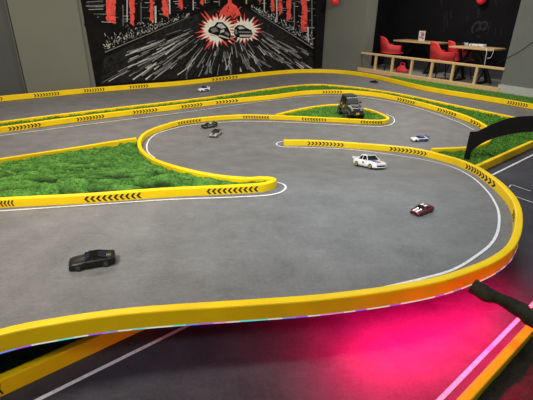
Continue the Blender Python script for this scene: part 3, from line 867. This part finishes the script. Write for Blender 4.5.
# red globe lamps on the walls
def globe(px, py, p0, d, n_out, r, label):
    s, z = sz(px, py, p0, d)
    t = thing('wall_lamp', label, 'lamp', p0 + d * s + n_out * (r + 0.03) + Vector((0, 0, z)))
    me = bpy.data.meshes.new('lamp_globe'); bm = bmesh.new(); bmesh.ops.create_uvsphere(bm, u_segments=20, v_segments=12, radius=r)
    for f in bm.faces: f.smooth = True
    bm.to_mesh(me); bm.free(); me.materials.append(mat('red lamp glass', (0.70, 0.03, 0.04), 0.3, emit=(0.6, 0.02, 0.02), estr=0.15))
    o = bpy.data.objects.new('lamp_globe', me); COL.objects.link(o); o.parent = t
    mb = MB(); mb.tube([n_out * -(r + .03), n_out * -(r * .7)], 0.035, 12); mb.build('lamp_base', M_STEEL, t, smooth=True)
globe(338.5, 0.5, cw, V, -U, 0.11, 'red globe lamp on the gray wall beside the mural')
globe(484.5, -0.5, RP(0, REC_D), V, -U, 0.11, 'red globe lamp on the black wall above the right table')
# cable across the right wall
cb = MB(); pts = []
for x, y in ((497, 64), (507, 58), (516, 53.5), (525, 48), (533, 42), (548, 33)):
    s, z = sz(x, y, RP(0, 0), V); pts.append(RP(s, -0.008, z))
cb.tube(catmull(pts, .05), 0.006, 6); o = cb.build('wall_cable', M_STEEL, smooth=True)
tag(o, 'thin dark cable sagging across the gray right wall', 'cable')

# ------------------------------------------------------------------ black arch
foot = Vector((1.95, 4.22, 0.0))
_p = at(467, 159.3, 0.06, False); foot = Vector((_p.x, _p.y, 0))
top_px = [(470.6, 131.6), (476.5, 131.8), (487, 126.6), (497.7, 121.8), (510, 117.8), (521, 116.4), (533, 115.8)]
bot_px = [(533, 131), (521, 132), (510, 134), (502, 135.6), (494, 137.8), (487, 140.4), (480, 144), (474, 148.4), (470.8, 152), (468.6, 160.5)]
AD = V
tsz = [sz(x, y, foot, AD) for x, y in top_px]; bsz = [sz(x, y, foot, AD) for x, y in bot_px]
lft = sz(463.8, 160.5, foot, AD)
sm = max(tsz[-1][0], bsz[0][0]) + 0.24
ztop = max(z for s, z in tsz) + 0.012; zbt = max(z for s, z in bsz) + 0.012
left_half = [lft] + tsz + [(sm, ztop)]
right_half = [(2 * sm - s, z) for s, z in reversed([lft] + tsz)]
bot_r = [(2 * sm - s, z) for s, z in reversed(bsz)]
poly = left_half + right_half + bot_r + [(sm, zbt)] + bsz
poly = [(s, max(z, 0.03)) for s, z in poly]
AN = U
mb = MB()
half = len(left_half)
# build as quads: pair top and bottom boundaries by arc
tops = [lft] + tsz + [(sm, ztop)]; bots = list(reversed(bsz)) + [(sm, zbt)]
def resample(pl, n):
    L = [0]
    for i in range(len(pl) - 1): L.append(L[-1] + math.hypot(pl[i + 1][0] - pl[i][0], pl[i + 1][1] - pl[i][1]))
    out = []
    for k in range(n):
        q_ = L[-1] * k / (n - 1); j = 0
        while j < len(L) - 2 and L[j + 1] < q_: j += 1
        t = (q_ - L[j]) / max(1e-9, L[j + 1] - L[j]); out.append((pl[j][0] + (pl[j + 1][0] - pl[j][0]) * t, pl[j][1] + (pl[j + 1][1] - pl[j][1]) * t))
    return out
leg_t = [lft, tsz[0]]; leg_b = [bots[0], bots[1]]
N_ = 30
ta = resample([lft, ((lft[0] + tsz[0][0]) / 2, (lft[1] + tsz[0][1]) / 2), tsz[0]], 8) + resample(tsz + [(sm, ztop)], 24)[1:]
ba = resample(bots[:2], 8) + resample(bots[1:], 24)[1:]
ta2 = ta + [(2 * sm - s, z) for s, z in reversed(ta)][1:]; ba2 = ba + [(2 * sm - s, z) for s, z in reversed(ba)][1:]
ta2[0] = (ta2[0][0], 0.0); ba2[0] = (ba2[0][0], 0.0); ta2[-1] = (ta2[-1][0], 0.0); ba2[-1] = (ba2[-1][0], 0.0)
vs = []; nA = len(ta2)
def AP(s, z, o): return foot + AD * s + AN * o + Vector((0, 0, max(z, 0.004)))
for o_ in (-0.012, 0.012):
    for (s, z) in ta2: vs.append(AP(s, z, o_))
    for (s, z) in ba2: vs.append(AP(s, z, o_))
fs = []
for i in range(nA - 1):
    fs.append((i, i + 1, nA + i + 1, nA + i)); b_ = 2 * nA
    fs.append((b_ + i + 1, b_ + i, b_ + nA + i, b_ + nA + i + 1))
    fs.append((i + 1, i, b_ + i, b_ + i + 1)); fs.append((nA + i, nA + i + 1, b_ + nA + i + 1, b_ + nA + i))
fs.append((0, nA, 3 * nA, 2 * nA)); fs.append((nA - 1, 2 * nA - 1, 4 * nA - 1, 3 * nA - 1))
mb.add(vs, fs)
arch = thing('race_arch', 'black arch panel standing over the lower road at right', 'arch')
mb.build('arch_panel', mat('black foam board', (0.007, 0.0065, 0.006), 0.75, var=0.2, spec=0.12), arch)
mb = MB()
for i in range(8, nA - 9):
    a, b2 = ba2[i], ba2[i + 1]
    mb.add([AP(a[0], a[1], -.014), AP(b2[0], b2[1], -.014), AP(b2[0], b2[1] - .006, -.014), AP(a[0], a[1] - .006, -.014), AP(a[0], a[1] - .006, .014), AP(b2[0], b2[1] - .006, .014)], [(0, 1, 2, 3), (3, 2, 5, 4)])
mb.build('arch_edging', mat('dark grey edging', (0.03, 0.028, 0.025), .6), arch)

# ------------------------------------------------------------------ LED strip under the loop edge
LEDC = [((0.45, 0.12, 1.0), 'violet'), ((0.15, 0.9, 0.85), 'cyan'), ((0.85, 0.9, 0.85), 'white'), ((1.0, 0.35, 0.8), 'pink'), ((0.2, 0.35, 1.0), 'blue')]
ledm = [mat('led ' + n, tuple(x * .5 for x in c), 0.4, emit=c, estr=0.55) for c, n in LEDC]
kS = next(i for i in range(len(A)) if A[i].y < 2.25 and A[i].x > 1.0)
LP = A[kS:]; nsL = normals2d(LP)
mb = MB(); order = [2, 1, 2, 4, 0, 2, 1, 2, 2, 0, 4, 2, 1, 1, 2, 3, 0, 4, 1, 2]
rl = random.Random(5)
arcL = 0.0; cur = 2
for i in range(len(LP) - 1):
    if i % 2 == 0: cur = order[(i // 2) % len(order)] if LP[i].x < 0.2 else (2 if rl.random() < .75 else rl.choice((0, 4, 3)))
    ring = []
    for k in (i, i + 1):
        n = nsL[k]
        if n.dot(Vector((-LP[k].x * .3, -LP[k].y, 0))) < 0 and LP[k].y < 2.2: pass
        outw = n * -1
        # outside of the loop: right-hand side of the running direction is outward when going clockwise in plan
        ring.append((LP[k], n))
    c0 = Vector((0.6, 2.4, 0))
    vs = []
    for p, n in ring:
        sg = 1 if n.dot(p - c0) > 0 else -1
        o_ = p + n * sg * (CURB_W / 2 - 0.004)
        for dx, dz in ((0, -0.017), (0.005, -0.017), (0.005, -0.0225), (0, -0.0225)):
            vs.append(Vector((o_.x, o_.y, hh(p.y) + dz)) + n * sg * dx)
    mb.add(vs, [(0, 1, 5, 4), (1, 2, 6, 5), (2, 3, 7, 6), (3, 0, 4, 7)], cur)
led = mb.build('led_strip', ledm); tag(led, 'multicoloured light strip under the front edge of the raised loop', 'light strip')

# ------------------------------------------------------------------ mossy beam and rough ground, bottom right
lp = [at(472.5, 285.5, 0.335, False), at(478, 289, 0.33, False), at(488, 294.5, 0.325, False), at(498, 298, 0.32, False), at(513, 305.5, 0.31, False), at(533, 319, 0.295, False), at(575, 350, 0.26, False), at(640, 395, 0.20, False)]
pp = catmull(lp, 0.012)
rd = []
for i, p in enumerate(pp):
    d = (p - lp[0]).length
    r0 = 0.036 if d < 0.05 else (0.039 - 0.011 * min(1, (d - 0.05) / 0.05) if d < 0.12 else 0.028 + 0.008 * min(1, (d - .12) / .1))
    rd.append(r0)
mb = MB(); mb.tube(pp, rd, 14)
for i, v in enumerate(mb.v):
    nz = noise.noise(v * 28) * 0.006 + noise.noise(v * 70) * 0.003
    c = pp[min(len(pp) - 1, i // 14)]
    mb.v[i] = v + (v - c).normalized() * nz
M_LOG = turf_mat('moss and bark', (0.008, 0.006, 0.004), (0.035, 0.036, 0.014))
log = mb.build('mossy_log', M_LOG, smooth=True)
tag(log, 'dark mossy log reaching in from the right across the pink lit road', 'log')
def zr(x, y):
    p = Vector((x, y, 0)); d = (p - F0).dot(fn) - GW
    return 0.035 + min(0.16, max(0, d - 0.05) * 0.35) * (0.7 + 0.6 * noise.noise(Vector((x * 3, y * 3, 2))))
poly = [LR(-1, GW - 0.015), LR(5, GW - 0.015), LR(5, GW + 1.6), LR(-1, GW + 1.6)]
M_ROCK = turf_mat('brown rock and moss', (0.007, 0.006, 0.004), (0.034, 0.025, 0.017))
rk = turf('rocky_ground', poly, zr, 'rough dark brown ground beyond the orange curb at bottom right', M_ROCK, 0.02, 0.012, 5, 0.01, 300)
rk['category'] = 'ground'
# ------------------------------------------------------------------ model cars
def paint(name, col, rough=0.28, var=0.04): return mat('paint ' + name, col, rough, var=var, scale=8, coat=0.3)
M_GLASS = mat('tinted glass', (0.010, 0.011, 0.013), 0.12, var=0.1)
M_TYRE = mat('rubber', (0.012, 0.012, 0.012), 0.7, var=0.2)
def loft(name, sts, m, parent, smooth=True, bev=0.0):
    """sts: list of (x, halfwidth, zbottom, zside, ztop, topwidth ratio)"""
    v = []; f = []
    for x, w, zb, zs, zt_, tr in sts:
        ring = [(-w * .93, zb), (-w, zb + (zs - zb) * .35), (-w, zs - (zs - zb) * .15), (-w * (tr * .4 + .6) , zs + (zt_ - zs) * .55), (-w * tr, zt_), (0, zt_ + .004 * abs(w) / .1),
                (w * tr, zt_), (w * (tr * .4 + .6), zs + (zt_ - zs) * .55), (w, zs - (zs - zb) * .15), (w, zb + (zs - zb) * .35), (w * .93, zb)]
        v += [(x, y, z) for y, z in ring]
    k = 11
    for i in range(len(sts) - 1):
        for j in range(k):
            a = i * k + j; b = i * k + (j + 1) % k
            f.append((a, b, b + k, a + k))
    f.append(tuple(range(k))); f.append(tuple(reversed(range((len(sts) - 1) * k, len(sts) * k))))
    mb = MB(); mb.add(v, f)
    o = mb.build(name, m, parent, smooth=False)
    o.data.polygons.foreach_set('use_smooth', [len(p.vertices) == 4 for p in o.data.polygons])
    return o

def make_car(nose, tail, label, body, st='coupe', rim=None, roofm=None, extras=(), wscale=0.43, hscale=1.0, deck_=True, length=None, nosem=None):
    pn = at(nose[0], nose[1], 0.0, deck_); pt = at(tail[0], tail[1], 0.0, deck_)
    d = pn - pt; L = length or Vector((d.x, d.y, 0)).length
    c = (pn + pt) / 2
    root = thing('model_car', label, 'toy car', (c.x, c.y, (hh(c.y) if deck_ else 0) + 0.001), math.atan2(d.y, d.x))
    if deck_:
        dd = Vector((d.x, d.y, 0)).normalized()
        e = 0.02
        p0_ = Vector((c.x, c.y, hh(c.y))); gx = Vector((dd.x, dd.y, (hh(c.y + dd.y * e) - hh(c.y - dd.y * e)) / (2 * e))).normalized()
        side = Vector((-dd.y, dd.x, 0)); side.z = (hh(c.y + side.y * e) - hh(c.y - side.y * e)) / (2 * e); side.normalize()
        up = gx.cross(side).normalized(); side = up.cross(gx)
        Rm = Matrix((gx, side, up)).transposed()
        root.rotation_euler = Rm.to_euler()
    W = L * wscale / 2; H = hscale * L
    r = 0.072 * L * (hscale ** 0.5)
    gz = 0.035 * H                                       # ground clearance
    sill, belt, hood = 0.155 * H, 0.165 * H, 0.19 * H
    h = L / 2
    sts = [(h, W * .72, gz + .01 * H, .10 * H, .125 * H, .80), (h * .95, W * .90, gz, .125 * H, .150 * H, .82), (h * .78, W * .98, gz, .14 * H, .168 * H, .84), (h * .45, W, gz, .15 * H, .180 * H, .86), (h * .22, W, gz, .155 * H, .190 * H, .88),
           (-h * .2, W, gz, .155 * H, .192 * H, .88), (-h * .55, W * 1.01, gz, .16 * H, .195 * H, .88), (-h * .80, W, gz, .16 * H, .192 * H, .86), (-h * .96, W * .93, gz + .01 * H, .155 * H, .183 * H, .84), (-h, W * .84, gz + .03 * H, .14 * H, .165 * H, .82)]
    loft('body', sts, body, root)
    # greenhouse: tinted glass with a painted roof and pillars
    x0, x1, x2, x3 = {'coupe': (.30, .08, -.32, -.62), 'rally': (.30, .10, -.34, -.60), 'gt': (.34, .06, -.25, -.72)}[st]
    zr_ = {'coupe': .275, 'rally': .29, 'gt': .262}[st] * H
    zb_ = .186 * H; wb, wt = W * .86, W * .66
    vs = [(x0 * h, wb, zb_), (x0 * h, -wb, zb_), (x3 * h, -wb * .95, zb_), (x3 * h, wb * .95, zb_), (x1 * h, wt, zr_), (x1 * h, -wt, zr_), (x2 * h, -wt, zr_), (x2 * h, wt, zr_)]
    mb = MB(); mb.add(vs, [(0, 1, 2, 3), (4, 5, 6, 7), (0, 1, 5, 4), (1, 2, 6, 5), (2, 3, 7, 6), (3, 0, 4, 7)])
    mb.build('windows', M_GLASS, root, bevel=0.006 * L)
    mb = MB(); e = .01 * L
    rv = [(x1 * h + e, wt + e * .3, zr_), (x1 * h + e, -wt - e * .3, zr_), (x2 * h - e, -wt - e * .3, zr_), (x2 * h - e, wt + e * .3, zr_)]
    up_ = [(p[0] * .97, p[1] * .9, zr_ + .016 * H) for p in rv]
    mb.add(rv + up_, [(0, 1, 2, 3), (4, 5, 6, 7), (0, 1, 5, 4), (1, 2, 6, 5), (2, 3, 7, 6), (3, 0, 4, 7)])
    for sy in (1, -1):
        for (a, b) in ((vs[0], vs[4]), (vs[3], vs[7])):
            mb.bar((a[0], sy * abs(a[1]), a[2]), (b[0], sy * abs(b[1]), b[2]), .016 * L, .016 * L)
        xm = (x1 + x2) / 2 * h - .02 * L
        mb.bar((xm, sy * wb, zb_), (xm, sy * wt, zr_), .014 * L, .016 * L)
    mb.build('roof', roofm or body, root)
    # wheels
    for sx in (.60, -.58):
        for sy in (1, -1):
            mb = MB(); y0 = sy * (W - .05 * L); y1 = sy * (W + .012 * L)
            mb.tube([(sx * h, y0, r), (sx * h, y1 - sy * .006 * L, r), (sx * h, y1, r)], [r, r, r * .9], 16)
            wh = mb.build('wheel', M_TYRE, root)
            mb = MB(); mb.tube([(sx * h, y1 - sy * .002 * L, r), (sx * h, y1 + sy * .003 * L, r)], [r * .66, r * .60], 12)
            for k in range(5):
                a = 2 * PI * k / 5
                mb.bar((sx * h, y1 + sy * .004 * L, r), (sx * h + math.cos(a) * r * .6, y1 + sy * .004 * L, r + math.sin(a) * r * .6), r * .16, .004 * L)
            mb.build('rim', rim or mat('dark alloy', (0.10, 0.10, 0.105), 0.35, metal=.6), wh)
    # lamps, grille, bumper
    for sy in (1, -1):
        mb = MB(); mb.box((h * .965, sy * W * .62, .122 * H), (.03 * L, W * .34, .025 * H)); mb.build('headlight', mat('lamp lens', (0.45, 0.45, 0.42), 0.2), root, bevel=.003)
        mb = MB(); mb.box((-h * .985, sy * W * .58, .150 * H), (.02 * L, W * .36, .025 * H)); mb.build('tail_light', mat('tail lens', (0.35, 0.02, 0.02), .3), root)
        mb = MB(); mb.box((x0 * h - .03 * L, sy * (W + .01 * L), .20 * H), (.025 * L, .03 * L, .02 * H)); mb.build('mirror', body, root)
    mb = MB(); mb.box((h * .985, 0, .085 * H), (.02 * L, W * 1.3, .035 * H)); mb.box((h * .955, 0, .04 * H), (.05 * L, W * 1.75, .012 * H)); mb.build('grille', M_BLK, root)
    dims = dict(L=L, W=W, H=H, h=h, zr=zr_, x0=x0, x1=x1, x2=x2, x3=x3)
    for ex in extras: ex(root, dims)
    return root

def hood_z(H, t): return (.168 + (.19 - .168) * t) * H
def x_stripes(cols, ys, w, hood=True, roof=True, deckl=True, x_from=.96):
    def fn_(root, D):
        for c, y in zip(cols, ys):
            mb = MB(); H = D['H']; h = D['h']
            if hood:
                xs = [(x_from, .153), (.78, .1735), (.45, .1855), (D['x0'] + .02, .195)]
                for (xa, za), (xb, zb2) in zip(xs[:-1], xs[1:]):
                    z_ = .004 * D['L']
                    mb.add([(xa * h, (y - w / 2) * D['W'], za * H + z_), (xa * h, (y + w / 2) * D['W'], za * H + z_), (xb * h, (y + w / 2) * D['W'], zb2 * H + z_), (xb * h, (y - w / 2) * D['W'], zb2 * H + z_)], [(0, 1, 2, 3)])
            if mb.v: mb.build('hood_stripe', c, root, recalc=False)
            mb = MB()
            if roof:
                zz = D['zr'] + .0175 * H
                mb.add([(D['x1'] * h * .95, (y - w / 2) * D['W'], zz), (D['x1'] * h * .95, (y + w / 2) * D['W'], zz), (D['x2'] * h * .95, (y + w / 2) * D['W'], zz), (D['x2'] * h * .95, (y - w / 2) * D['W'], zz)], [(0, 1, 2, 3)])
            if mb.v: mb.build('roof_stripe', c, root, recalc=False)
    return fn_
def x_wing(m, hz=.24, span=1.0):
    def fn_(root, D):
        mb = MB(); mb.box((-D['h'] * .93, 0, hz * D['H']), (.09 * D['L'], D['W'] * 2 * span, .012 * D['H']))
        for s_ in (1, -1):
            mb.box((-D['h'] * .9, s_ * D['W'] * .6, (hz + .19) / 2 * D['H']), (.04 * D['L'], .012 * D['L'], (hz - .17) * D['H']))
            mb.box((-D['h'] * .93, s_ * D['W'] * span, hz * D['H']), (.10 * D['L'], .01 * D['L'], .05 * D['H']))
        mb.build('rear_wing', m, root)
    return fn_
def x_scoop(m):
    def fn_(root, D):
        mb = MB(); mb.box((D['h'] * .42, 0, .20 * D['H']), (.10 * D['L'], D['W'] * .42, .04 * D['H'])); mb.build('hood_scoop', m, root, bevel=.004)
    return fn_
def x_sunroof(m):
    def fn_(root, D):
        mb = MB(); xm = (D['x1'] + .01) * D['h'] * .9
        mb.box(((D['x1'] * .7 + D['x2'] * .3) * D['h'], 0, D['zr'] + .017 * D['H']), (.10 * D['L'], D['W'] * .8, .004 * D['L'])); mb.build('sunroof', m, root)
    return fn_
def x_sidestripe(m, z0=.10, z1=.13, x0=-.9, x1=.9):
    def fn_(root, D):
        for s_ in (1, -1):
            mb = MB(); y = s_ * (D['W'] * 1.0 + .003 * D['L'])
            mb.add([(x0 * D['h'], y, z0 * D['H']), (x1 * D['h'], y, z0 * D['H']), (x1 * D['h'], y, z1 * D['H']), (x0 * D['h'], y, z1 * D['H'])], [(0, 1, 2, 3)])
            mb.build('side_stripe', m, root, recalc=False)
    return fn_
def x_doornumber(m):
    def fn_(root, D):
        for s_ in (1, -1):
            mb = MB(); mb.tube([(.0 * D['h'], s_ * (D['W'] + .001 * D['L']), .13 * D['H']), (.0 * D['h'], s_ * (D['W'] + .004 * D['L']), .13 * D['H'])], .032 * D['L'], 14)
            mb.build('door_roundel', m, root)
    return fn_
PB = mat('black car paint', (0.008, 0.0075, 0.007), .38, var=.05, spec=.35, coat=.08); PWH = paint('white', (0.80, 0.79, 0.76), .35); PMA = paint('maroon', (0.15, 0.010, 0.025), .35)
PSI = paint('silver', (0.30, 0.30, 0.28), .3); PBL = paint('blue', (0.04, 0.08, 0.30), .3); PRE = paint('red', (0.65, 0.03, 0.04), .3); PLB = paint('light blue', (0.10, 0.28, 0.70), .3)
GOLD = mat('gold alloy', (0.50, 0.33, 0.12), .35, metal=.5)
make_car((69.8, 268), (116, 260.4), 'glossy black model coupe alone on the near bend', PB, 'gt', hscale=1.05, roofm=mat('matte black roof', (0.006, 0.006, 0.006), .8, spec=.05))
make_car((381.4, 170.0), (358.0, 165.0), 'white rally model car with blue and red bonnet stripes and gold wheels', PWH, 'rally', rim=GOLD, extras=(x_stripes([PLB, PBL, PRE], [-.55, -.28, 0.0], .27, roof=False), x_sunroof(M_GLASS), x_wing(PWH, .21, .9), x_doornumber(M_BLK)), hscale=1.15, wscale=.45)
make_car((413.6, 215.2), (429.4, 209.2), 'maroon model muscle car with white bonnet stripes and black scoop', PMA, 'coupe', extras=(x_stripes([PWH, PWH], [.30, -.30], .30), x_scoop(M_BLK)), wscale=.48, hscale=1.05)
make_car((202.4, 128.2), (216.0, 125.6), 'black and silver model car nearest the curb, leading the far left bend', PB, 'gt', roofm=PSI, extras=(x_sidestripe(PSI, .10, .14, -.3, .9), x_wing(PB, .22, .9)))
make_car((212.4, 138.0), (218.6, 133.2), 'silver and black model car following behind on the far left bend', PSI, 'rally', roofm=PB, extras=(x_stripes([PB], [0], .5), x_wing(PB, .22, .95), x_sidestripe(mat('dull gold stripe', (.35, .25, .08), .5), .1, .14)), wscale=.46)
make_car((411.2, 141.0), (427, 140.4), 'white and blue model racer with rear wing on the far side of the loop curb', PWH, 'gt', roofm=PBL, extras=(x_sidestripe(PBL, .045, .16, -.95, .25), x_wing(PBL, .27, 1.0)))
make_car((198.6, 91.8), (209, 90.6), 'small white and blue model car on the farthest track under the mural', PWH, 'rally', roofm=PBL, extras=(x_sidestripe(PBL, .07, .15, -.6, .1), x_wing(PWH, .22, .9)), hscale=1.4)
make_car((370.6, 81.8), (377.4, 83.0), 'tiny low black model car on the farthest track near the railing', PB, 'gt', hscale=.8)

# jeep ----------------------------------------------------------------
jp = at(350.2, 116.3, 0.03)
jv = Vector((-jp.x, -jp.y, 0)).normalized()
ja = math.atan2(jv.y, jv.x) + math.radians(22)
jeep_scale = 0.90
jeep = thing('model_jeep', 'big black model off-road jeep with yellow plate standing on the turf spit', 'toy car', (jp.x, jp.y, hh(jp.y) + 0.03), ja)
jeep.scale = (jeep_scale, jeep_scale, jeep_scale * .91)
M_JB = paint('jeep dark', (0.018, 0.017, 0.015), .35); M_JG = mat('jeep gray trim', (0.09, 0.09, 0.085), .5); M_JY = mat('jeep yellow', (0.75, 0.42, 0.03), .5)
JL, JW, JH = 0.50, 0.27, 0.36
mb = MB()
prof = [(.25, .10), (.25, .20), (.235, .215), (.06, .232), (-.235, .235), (-.25, .22), (-.25, .10)]
mb.prism(prof, lambda p: Vector((p[0], -.115, p[1])), lambda p: Vector((p[0], .115, p[1])))
mb.build('body', M_JB, jeep, bevel=.008)
mb = MB()
cab = [(.06, .228), (.005, .34), (-.225, .345), (-.245, .228)]
mb.prism(cab, lambda p: Vector((p[0], -.112 + (p[1] - .228) * .17, p[1])), lambda p: Vector((p[0], .112 - (p[1] - .228) * .17, p[1])))
mb.build('cabin', M_JB, jeep, bevel=.006)
mb = MB()
mb.add([(.058, -.095, .24), (.058, .095, .24), (.013, .085, .328), (.013, -.085, .328)], [(0, 1, 2, 3)])
mb.v = [v + Vector((.004, 0, .002)) for v in mb.v]; mb.build('windscreen', mat('jeep screen', (0.05, .055, .06), .1), jeep, recalc=False)
for sy in (1, -1):
    for (xa, xb) in ((-.005, -.105), (-.12, -.225)):
        mb = MB(); ya = .1135; yb_ = .098
        mb.add([(xa + .03 * (xa > -.05), sy * ya, .243), (xb, sy * ya, .243), (xb + .005, sy * yb_, .325), (xa - .01, sy * yb_, .325)], [(0, 1, 2, 3)])
        mb.build('side_window', M_GLASS, jeep, recalc=False)
    mb = MB(); mb.box((.02, sy * .145, .255), (.02, .035, .03)); mb.bar((.03, sy * .11, .24), (.02, sy * .14, .25), .008); mb.build('mirror', M_JB, jeep, bevel=.004)
    for sx in (.165, -.165):
        mb = MB(); mb.box((sx, sy * .122, .145), (.15, .045, .018)); mb.bar((sx - .075, sy * .122, .145), (sx - .10, sy * .122, .10), .045, .014, up=Vector((0, 1, 0))); mb.bar((sx + .075, sy * .122, .145), (sx + .095, sy * .122, .10), .045, .014, up=Vector((0, 1, 0)))
        mb.build('fender', M_JG, jeep, bevel=.004)
        mb = MB(); mb.tube([(sx, sy * .095, .065), (sx, sy * .105, .065), (sx, sy * .145, .065), (sx, sy * .15, .065)], [.058, .066, .066, .056], 18)
        for k in range(14):
            a = 2 * PI * k / 14; mb.box((sx + math.cos(a) * .066, sy * .125, .065 + math.sin(a) * .066), (.012, .045, .010), M=Matrix.Rotation(-a, 3, 'Y'))
        w = mb.build('wheel', M_TYRE, jeep)
        mb = MB(); mb.tube([(sx, sy * .146, .065), (sx, sy * .153, .065)], [.036, .030], 14); mb.build('rim', M_JG, w)
    mb = MB(); mb.tube([(.246, sy * .075, .178), (.256, sy * .075, .178)], [.022, .021], 14); mb.build('headlight', mat('jeep lens', (.35, .35, .33), .15), jeep)
    mb = MB(); 
    for k, (xa, xb, z0, z1) in enumerate(((-.20, -.12, .19, .225), (-.10, -.02, .15, .20), (-.02, .03, .20, .225))):
        mb.add([(xa, sy * .1165, z0), (xb, sy * .1165, z0 + .01), (xb, sy * .1165, z1), (xa + .02, sy * .1165, z1 - .01)], [(0, 1, 2, 3)])
    mb.build('side_graphic', M_JY, jeep, recalc=False)
    mb = MB(); mb.bar((-.09, sy * .125, .085), (.09, sy * .125, .085), .02, .012); mb.build('side_step', M_JG, jeep)
mb = MB()
for k in range(7): mb.box((.252, -.042 + k * .014, .178), (.006, .006, .045))
mb.build('grille', M_JG, jeep)
mb = MB(); mb.box((.275, 0, .115), (.045, .25, .035)); mb.box((.297, 0, .135), (.012, .10, .05)); mb.build('bumper', M_JB, jeep, bevel=.006)
mb = MB(); mb.box((.305, .0, .125), (.004, .055, .028)); mb.build('number_plate', M_JY, jeep)
mb = MB()
for sy in (1, -1): mb.bar((-.22, sy * .085, .365), (.0, sy * .085, .365), .010)
for k in range(6): mb.bar((-.22 + k * .044, -.085, .365), (-.22 + k * .044, .085, .365), .008)
for sy in (1, -1):
    for x in (-.2, -.02): mb.bar((x, sy * .085, .342), (x, sy * .085, .365), .008)
mb.build('roof_rack', M_JG, jeep)
mb = MB(); mb.box((.15, 0, .229), (.14, .10, .012)); mb.build('hood_panel', M_JG, jeep, bevel=.004)
mb = MB(); mb.tube([(-.25, 0, .2), (-.295, 0, .2)], [.066, .066], 18); mb.build('spare_wheel', M_TYRE, jeep)

# ------------------------------------------------------------------ light
def area(name, loc, size, power, col, target=None, shape='RECTANGLE', sy=None, spread=None):
    l = bpy.data.lights.new(name, 'AREA'); l.energy = power; l.color = col; l.shape = shape; l.size = size
    if sy: l.size_y = sy
    o = bpy.data.objects.new(name, l); COL.objects.link(o); o.location = loc
    d = (Vector(target) - Vector(loc)) if target else Vector((0, 0, -1))
    o.rotation_euler = d.to_track_quat('-Z', 'Y').to_euler()
    if spread: l.spread = math.radians(spread)
    return o
area('unseen_overhead_light', (-1.9, 1.2, 2.7), 0.9, 44, (1.0, 0.89, 0.72), (-1.2, 3.2, 0), sy=0.4, spread=125)
area('unseen_overhead_light', (0.3, 1.5, 2.9), 1.0, 36, (0.80, 0.92, 1.0), (0.6, 4.3, 0), sy=0.4, spread=105)
area('unseen_overhead_light', (-2.4, 5.0, 3.1), 1.4, 105, (1.0, 0.90, 0.74), (-2.2, 6.0, 0), sy=0.5)
area('unseen_overhead_light', (2.0, 5.8, 3.1), 1.4, 105, (1.0, 0.94, 0.82), (1.8, 7.0, 0), sy=0.5)
area('unseen_overhead_light', (-1.4, -0.9, 2.9), 0.8, 7.5, (0.95, 0.97, 1.0), (-0.6, 1.5, 0), sy=0.4, spread=80)  # fill light added behind the camera for the front curb and lower road
area('recess_lamp', tuple(RP(1.8, -0.3, 2.9)), 1.2, 50, (1.0, 0.95, 0.9), sy=0.4)
# pink glow under the raised loop: a row of small lamps just inside the front edge
for k in range(9):
    px = (338, 360, 382, 404, 426, 448, 470, 490, 507)[k]
    py = (308.5, 306.5, 304, 301, 297, 292, 285, 275, 262)[k]
    p = at(px, py, 0.25, False)
    inn = (Vector((0.6, 2.4, 0)) - Vector((p.x, p.y, 0))).normalized()
    q_ = Vector((p.x, p.y, 0.247)) + inn * 0.02
    area('under_deck_light', q_, 0.12, 0.95 * (0.7, 2.4, 4.5, 5.0, 5.0, 5.0, 5.0, 4.2, 3.0)[k], (1.0, 0.0, 0.105), target=(q_.x - inn.x * .04, q_.y - inn.y * .04, 0), sy=0.03)

w = bpy.data.worlds.new('World'); S.world = w; w.use_nodes = True
bg = w.node_tree.nodes['Background']; bg.inputs['Color'].default_value = (0.80, 0.85, 0.92, 1); bg.inputs['Strength'].default_value = 0.26
S.view_settings.view_transform = 'Standard'
S.view_settings.exposure = 0.0

# ------------------------------------------------------------------ camera
cd = bpy.data.cameras.new('Camera'); cam = bpy.data.objects.new('Camera', cd); COL.objects.link(cam)
cd.sensor_width = 36.0; cd.lens = FPX / 533.0 * 36.0; cd.clip_start = 0.05; cd.clip_end = 100
# columns of the camera matrix: camera axes expressed in world coordinates
Mx = Matrix(((CXV.x, CXV.y, CXV.z), (CYV.x, CYV.y, CYV.z), (CZ.x, CZ.y, CZ.z)))
cam.matrix_world = Matrix.Translation((0, 0, CH)) @ Mx.to_4x4()
S.camera = cam
